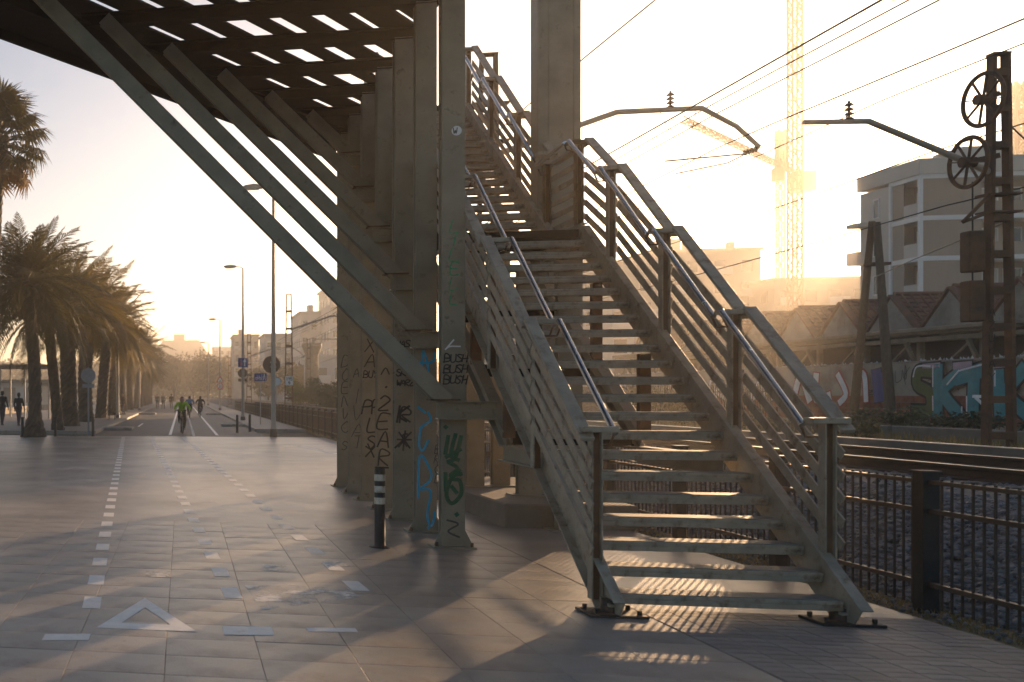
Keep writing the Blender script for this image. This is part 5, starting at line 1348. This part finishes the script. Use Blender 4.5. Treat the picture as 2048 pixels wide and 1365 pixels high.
def head(c, fwd, S=3, Hr=2, helmet=False):
    c = Vector(c); f = Vector(fwd).normalized(); s = f.cross(Vector((0, 0, 1))).normalized()
    return [(c+Vector((0, 0, -.01)), .088, c+Vector((0, 0, .05)), .092, S), (c+f*.04+Vector((0, 0, -.06)), .055, c+f*.05+Vector((0, 0, -.04)), .05, S), (c+f*.09+Vector((0, 0, .0)), .016, c+f*.105+Vector((0, 0, -.015)), .018, S),
            (c+s*.088, .02, c+s*.09+Vector((0, 0, -.02)), .018, S), (c-s*.088, .02, c-s*.09+Vector((0, 0, -.02)), .018, S),
            (c-f*.03+Vector((0, 0, .045)), .092, c-f*.012+Vector((0, 0, .07)), .088, Hr), (c-f*.05, .08, c-f*.055+Vector((0, 0, -.04)), .065, Hr)]
def hand(w, d, S=3):
    w = Vector(w); d = Vector(d).normalized(); s = d.orthogonal().normalized(); u = d.cross(s)
    b = [(w, .030, w+d*.07, .034, S)]
    for k, l in enumerate((.065, .078, .072, .055)):
        o = s*(-.027+.018*k); p = w+d*.08+o; m_ = p+d*l*.6; b += [(p, .010, m_, .009, S), (m_, .009, m_+d*l*.25+u*l*.4, .008, S)]
    t_ = w+d*.03+s*.035
    return b + [(t_, .012, t_+d*.03+s*.03, .011, S), (t_+d*.03+s*.03, .011, t_+d*.065+s*.03, .009, S)]
def walker(label, x, y, z, rz, mats, h=1.0, stride=.2, bag=False):
    bones = []
    for s in (-1, 1):
        hip = (s*.09, 0, .90); kn = (s*.10, -s*stride*.6-.03, .49); an = (s*.10, -s*stride+(.10 if s < 0 else 0), .09)
        bones += [(hip, .092, kn, .066, 1), (kn, .064, an, .045, 1), (an, .045, (an[0], an[1]-.16, .04), .038, 4), ((an[0], an[1]+.05, .05), .04, an, .045, 4)]
        sh = (s*.185, 0, 1.40); el = (s*.235, s*.06, 1.13); wr = (s*.24, s*.10-.10, .90)
        bones += [(sh, .065, el, .05, 0), (el, .05, wr, .038, 0)] + hand(wr, (0, -.1, -1))
    bones += [((-.085, 0, .95), .115, (.085, 0, .95), .115, 1), ((0, 0, .98), .145, (0, 0, 1.15), .140, 0), ((0, 0, 1.15), .14, (0, 0, 1.32), .165, 0), ((-.12, 0, 1.36), .095, (.12, 0, 1.36), .095, 0), ((0, 0, 1.42), .06, (0, -.01, 1.52), .052, 3)]
    bones += head((0, -.02, 1.60), (0, -1, 0))
    me = person_mesh('person', bones, mats + ['skin', 'rubber'] if len(mats) == 3 else mats)
    o = bpy.data.objects.new('person', me); col.objects.link(o); o.location = (x, y, z); o.rotation_euler.z = rz; o.scale = (h, h, h)
    return tag(o, label, 'person', 'people on the promenade')
walker('person in dark jacket and jeans walking by the pergola', -8.9, 49.2, 0.11, R(172), ['cloth_dark', 'cloth_jeans', 'hair'], 1.0, .22)
walker('person in dark coat half hidden behind the nearest palm trunk', -7.9, 48.2, 0.11, R(165), ['cloth_dark', 'cloth_jeans', 'hair'], .95, .14)
walker('hazy person in brown walking far along the road edge', -2.9, 118, 0, 0, ['cloth_brown', 'cloth_brown', 'hair'], 1.0, .18)
walker('hazy person in grey walking far away beside another walker', -2.2, 117, 0, .2, ['cloth_grey', 'cloth_brown', 'hair'], 1.02, .2)
walker('hazy person in dark clothes at the far road end', -1.3, 120, 0, R(180), ['cloth_dark', 'cloth_brown', 'hair'], 1.0, .16)
walker('person in pale grey standing by the far bench', -4.9, 76.5, .11, R(120), ['cloth_grey', 'cloth_grey', 'hair'], 1.0, .1)
walker('person in brown standing beside the one in pale grey', -4.5, 77.2, .11, R(-60), ['cloth_brown', 'cloth_grey', 'hair'], .96, .1)

def bicycle(label, x, y, rz):
    """rider faces local -Y"""
    t = thing('bicycle', label, 'bicycle', (x, y, 0), 'bicycles on the cycle lane')
    LOC[t.name] = Vector((0, 0, 0))
    for yy in (-.52, .52):
        w_ = MB().ring((0, yy, .345), (1, 0, 0), .325, .024, 28, 6).build('wheel', 'rubber', t)
        MB().ring((0, yy, .345), (1, 0, 0), .295, .010, 24, 5).build('rim', 'galvanised', w_)
        sp = MB()
        for k in range(12):
            a = k*math.pi/6; sp.bar((0, yy, .345), (0, yy+.29*math.cos(a), .345+.29*math.sin(a)), .004, .004, up=(1, 0, 0))
        sp.tube((-.05, yy, .345), (.05, yy, .345), .025, n=8); sp.build('spokes', 'galvanised', w_)
    f = MB(); bb = (0, .12, .30); st_ = (0, .26, .78); hd = (0, -.36, .82); hl = (0, -.39, .68)
    f.tube(bb, st_, .017).tube(st_, hd, .017).tube(bb, hl, .02).tube(hl, (0, -.35, .90), .02)
    for s in (-.05, .05):
        f.tube((s*.6, bb[1], bb[2]), (s, .52, .345), .010); f.tube((s*.4, st_[1], st_[2]-.06), (s, .52, .345), .009); f.tube((s, hl[1], hl[2]), (s, -.52, .345), .013)
    f.build('frame', 'black_iron', t)
    MB().sweep([(-.31, -.36, .98), (-.12, -.40, 1.0), (0, -.36, .96), (.12, -.40, 1.0), (.31, -.36, .98)], .013, 8).tube((0, -.35, .88), (0, -.37, .97), .016).build('handlebar', 'black_iron', t)
    MB().add([(-.02, .10, .86), (.02, .10, .86), (.075, .34, .88), (-.075, .34, .88), (-.02, .10, .90), (.02, .10, .90), (.08, .34, .93), (-.08, .34, .93)], HEX).tube((0, .25, .76), (0, .26, .88), .014).build('saddle', 'rubber', t, .01)
    MB().disc((.05, .12, .30), (1, 0, 0), .09, .01, 18).tube((-.06, .12, .30), (.07, .12, .30), .02, n=8).tube((.075, .12, .30), (.075, .02, .16), .010, n=6).tube((-.075, .12, .30), (-.075, .22, .44), .010, n=6).build('crankset', 'galvanised', t)
    for s, p in ((1, (.12, .02, .16)), (-1, (-.12, .22, .44))): MB().box(p, (.09, .08, .02)).build('pedal', 'rubber', t)
    t.rotation_euler.z = rz
    return t
def rider(label, x, y, rz, mats, upright=0.0, helmet=False):
    b = []
    for s, pd in ((1, (.12, .02, .19)), (-1, (-.12, .22, .47))):
        hip = (s*.09, .22, .93); an = (s*.115, pd[1]+.05, pd[2]+.07)
        kn = (s*.13, -.12 if s > 0 else -.16, .60 if s > 0 else .74)
        b += [(hip, .092, kn, .066, 1), (kn, .063, an, .043, 1), (an, .043, (an[0], an[1]-.14, pd[2]+.03), .036, 4), ((an[0], an[1]+.05, pd[2]+.05), .036, an, .043, 4)]
        sh = (s*.19, -.04, 1.27); el = (s*.31, -.20, 1.10); wr = (s*.30, -.33, 1.01)
        b += [(sh, .068, el, .052, 0), (el, .052, wr, .038, 0)] + hand((s*.29, -.35, 1.0), (s*.2, -.5, -.6))
    b += [((-.08, .22, .96), .115, (.08, .22, .96), .115, 1), ((0, .18, 1.0), .145, (0, .06, 1.20), .155, 0), ((-.12, -.02, 1.25), .10, (.12, -.02, 1.25), .10, 0), ((0, .05, 1.15), .15, (0, -.01, 1.25), .13, 0), ((0, -.03, 1.30), .06, (0, -.06, 1.37), .055, 3)]
    b += head((0, -.09, 1.42), (0, -1, -.05))
    me = person_mesh('person', b, mats + ['skin', 'rubber'])
    o = bpy.data.objects.new('person', me); col.objects.link(o); o.location = (x, y, 0); o.rotation_euler.z = rz
    return tag(o, label, 'person', 'riders on the cycle lane')
for (x, y, rz, lb, lr, ms) in ((-.02, 43.6, R(4), 'bicycle ridden by the person in lime jacket', 'person in bright lime jacket riding toward the plaza', ['cloth_lime', 'cloth_dark', 'hair']),
        (.50, 72, R(178), 'bicycle under the blue jacketed rider', 'person in blue jacket riding away behind the lime rider', ['cloth_blue', 'cloth_dark', 'hair']),
        (1.28, 74, R(178), 'bicycle under the dark jacketed rider', 'person in dark jacket riding away near the kerb islands', ['cloth_dark', 'cloth_dark', 'hair'])):
    bicycle(lb, x, y, rz); rider(lr, x, y, rz, ms)

# ------------------------------------------------------------------ haze: the sunlit sea air
hz = MB().mm(-660, 800, -100, 940, -1.2, 58).build('haze', 'joint')
hz.data.materials.clear()
hm = bpy.data.materials.new('haze_air'); hm.use_nodes = True; t = hm.node_tree; t.nodes.clear()
vol = t.nodes.new('ShaderNodeVolumePrincipled'); vol.inputs['Color'].default_value = (1.0, 0.94, 0.86, 1); vol.inputs['Density'].default_value = 0.0011; vol.inputs['Anisotropy'].default_value = 0.66
out = t.nodes.new('ShaderNodeOutputMaterial'); t.links.new(vol.outputs[0], out.inputs['Volume'])
hz.data.materials.append(hm)
tag(hz, 'warm sunlit haze filling the air over the railway', 'haze', kind='stuff')
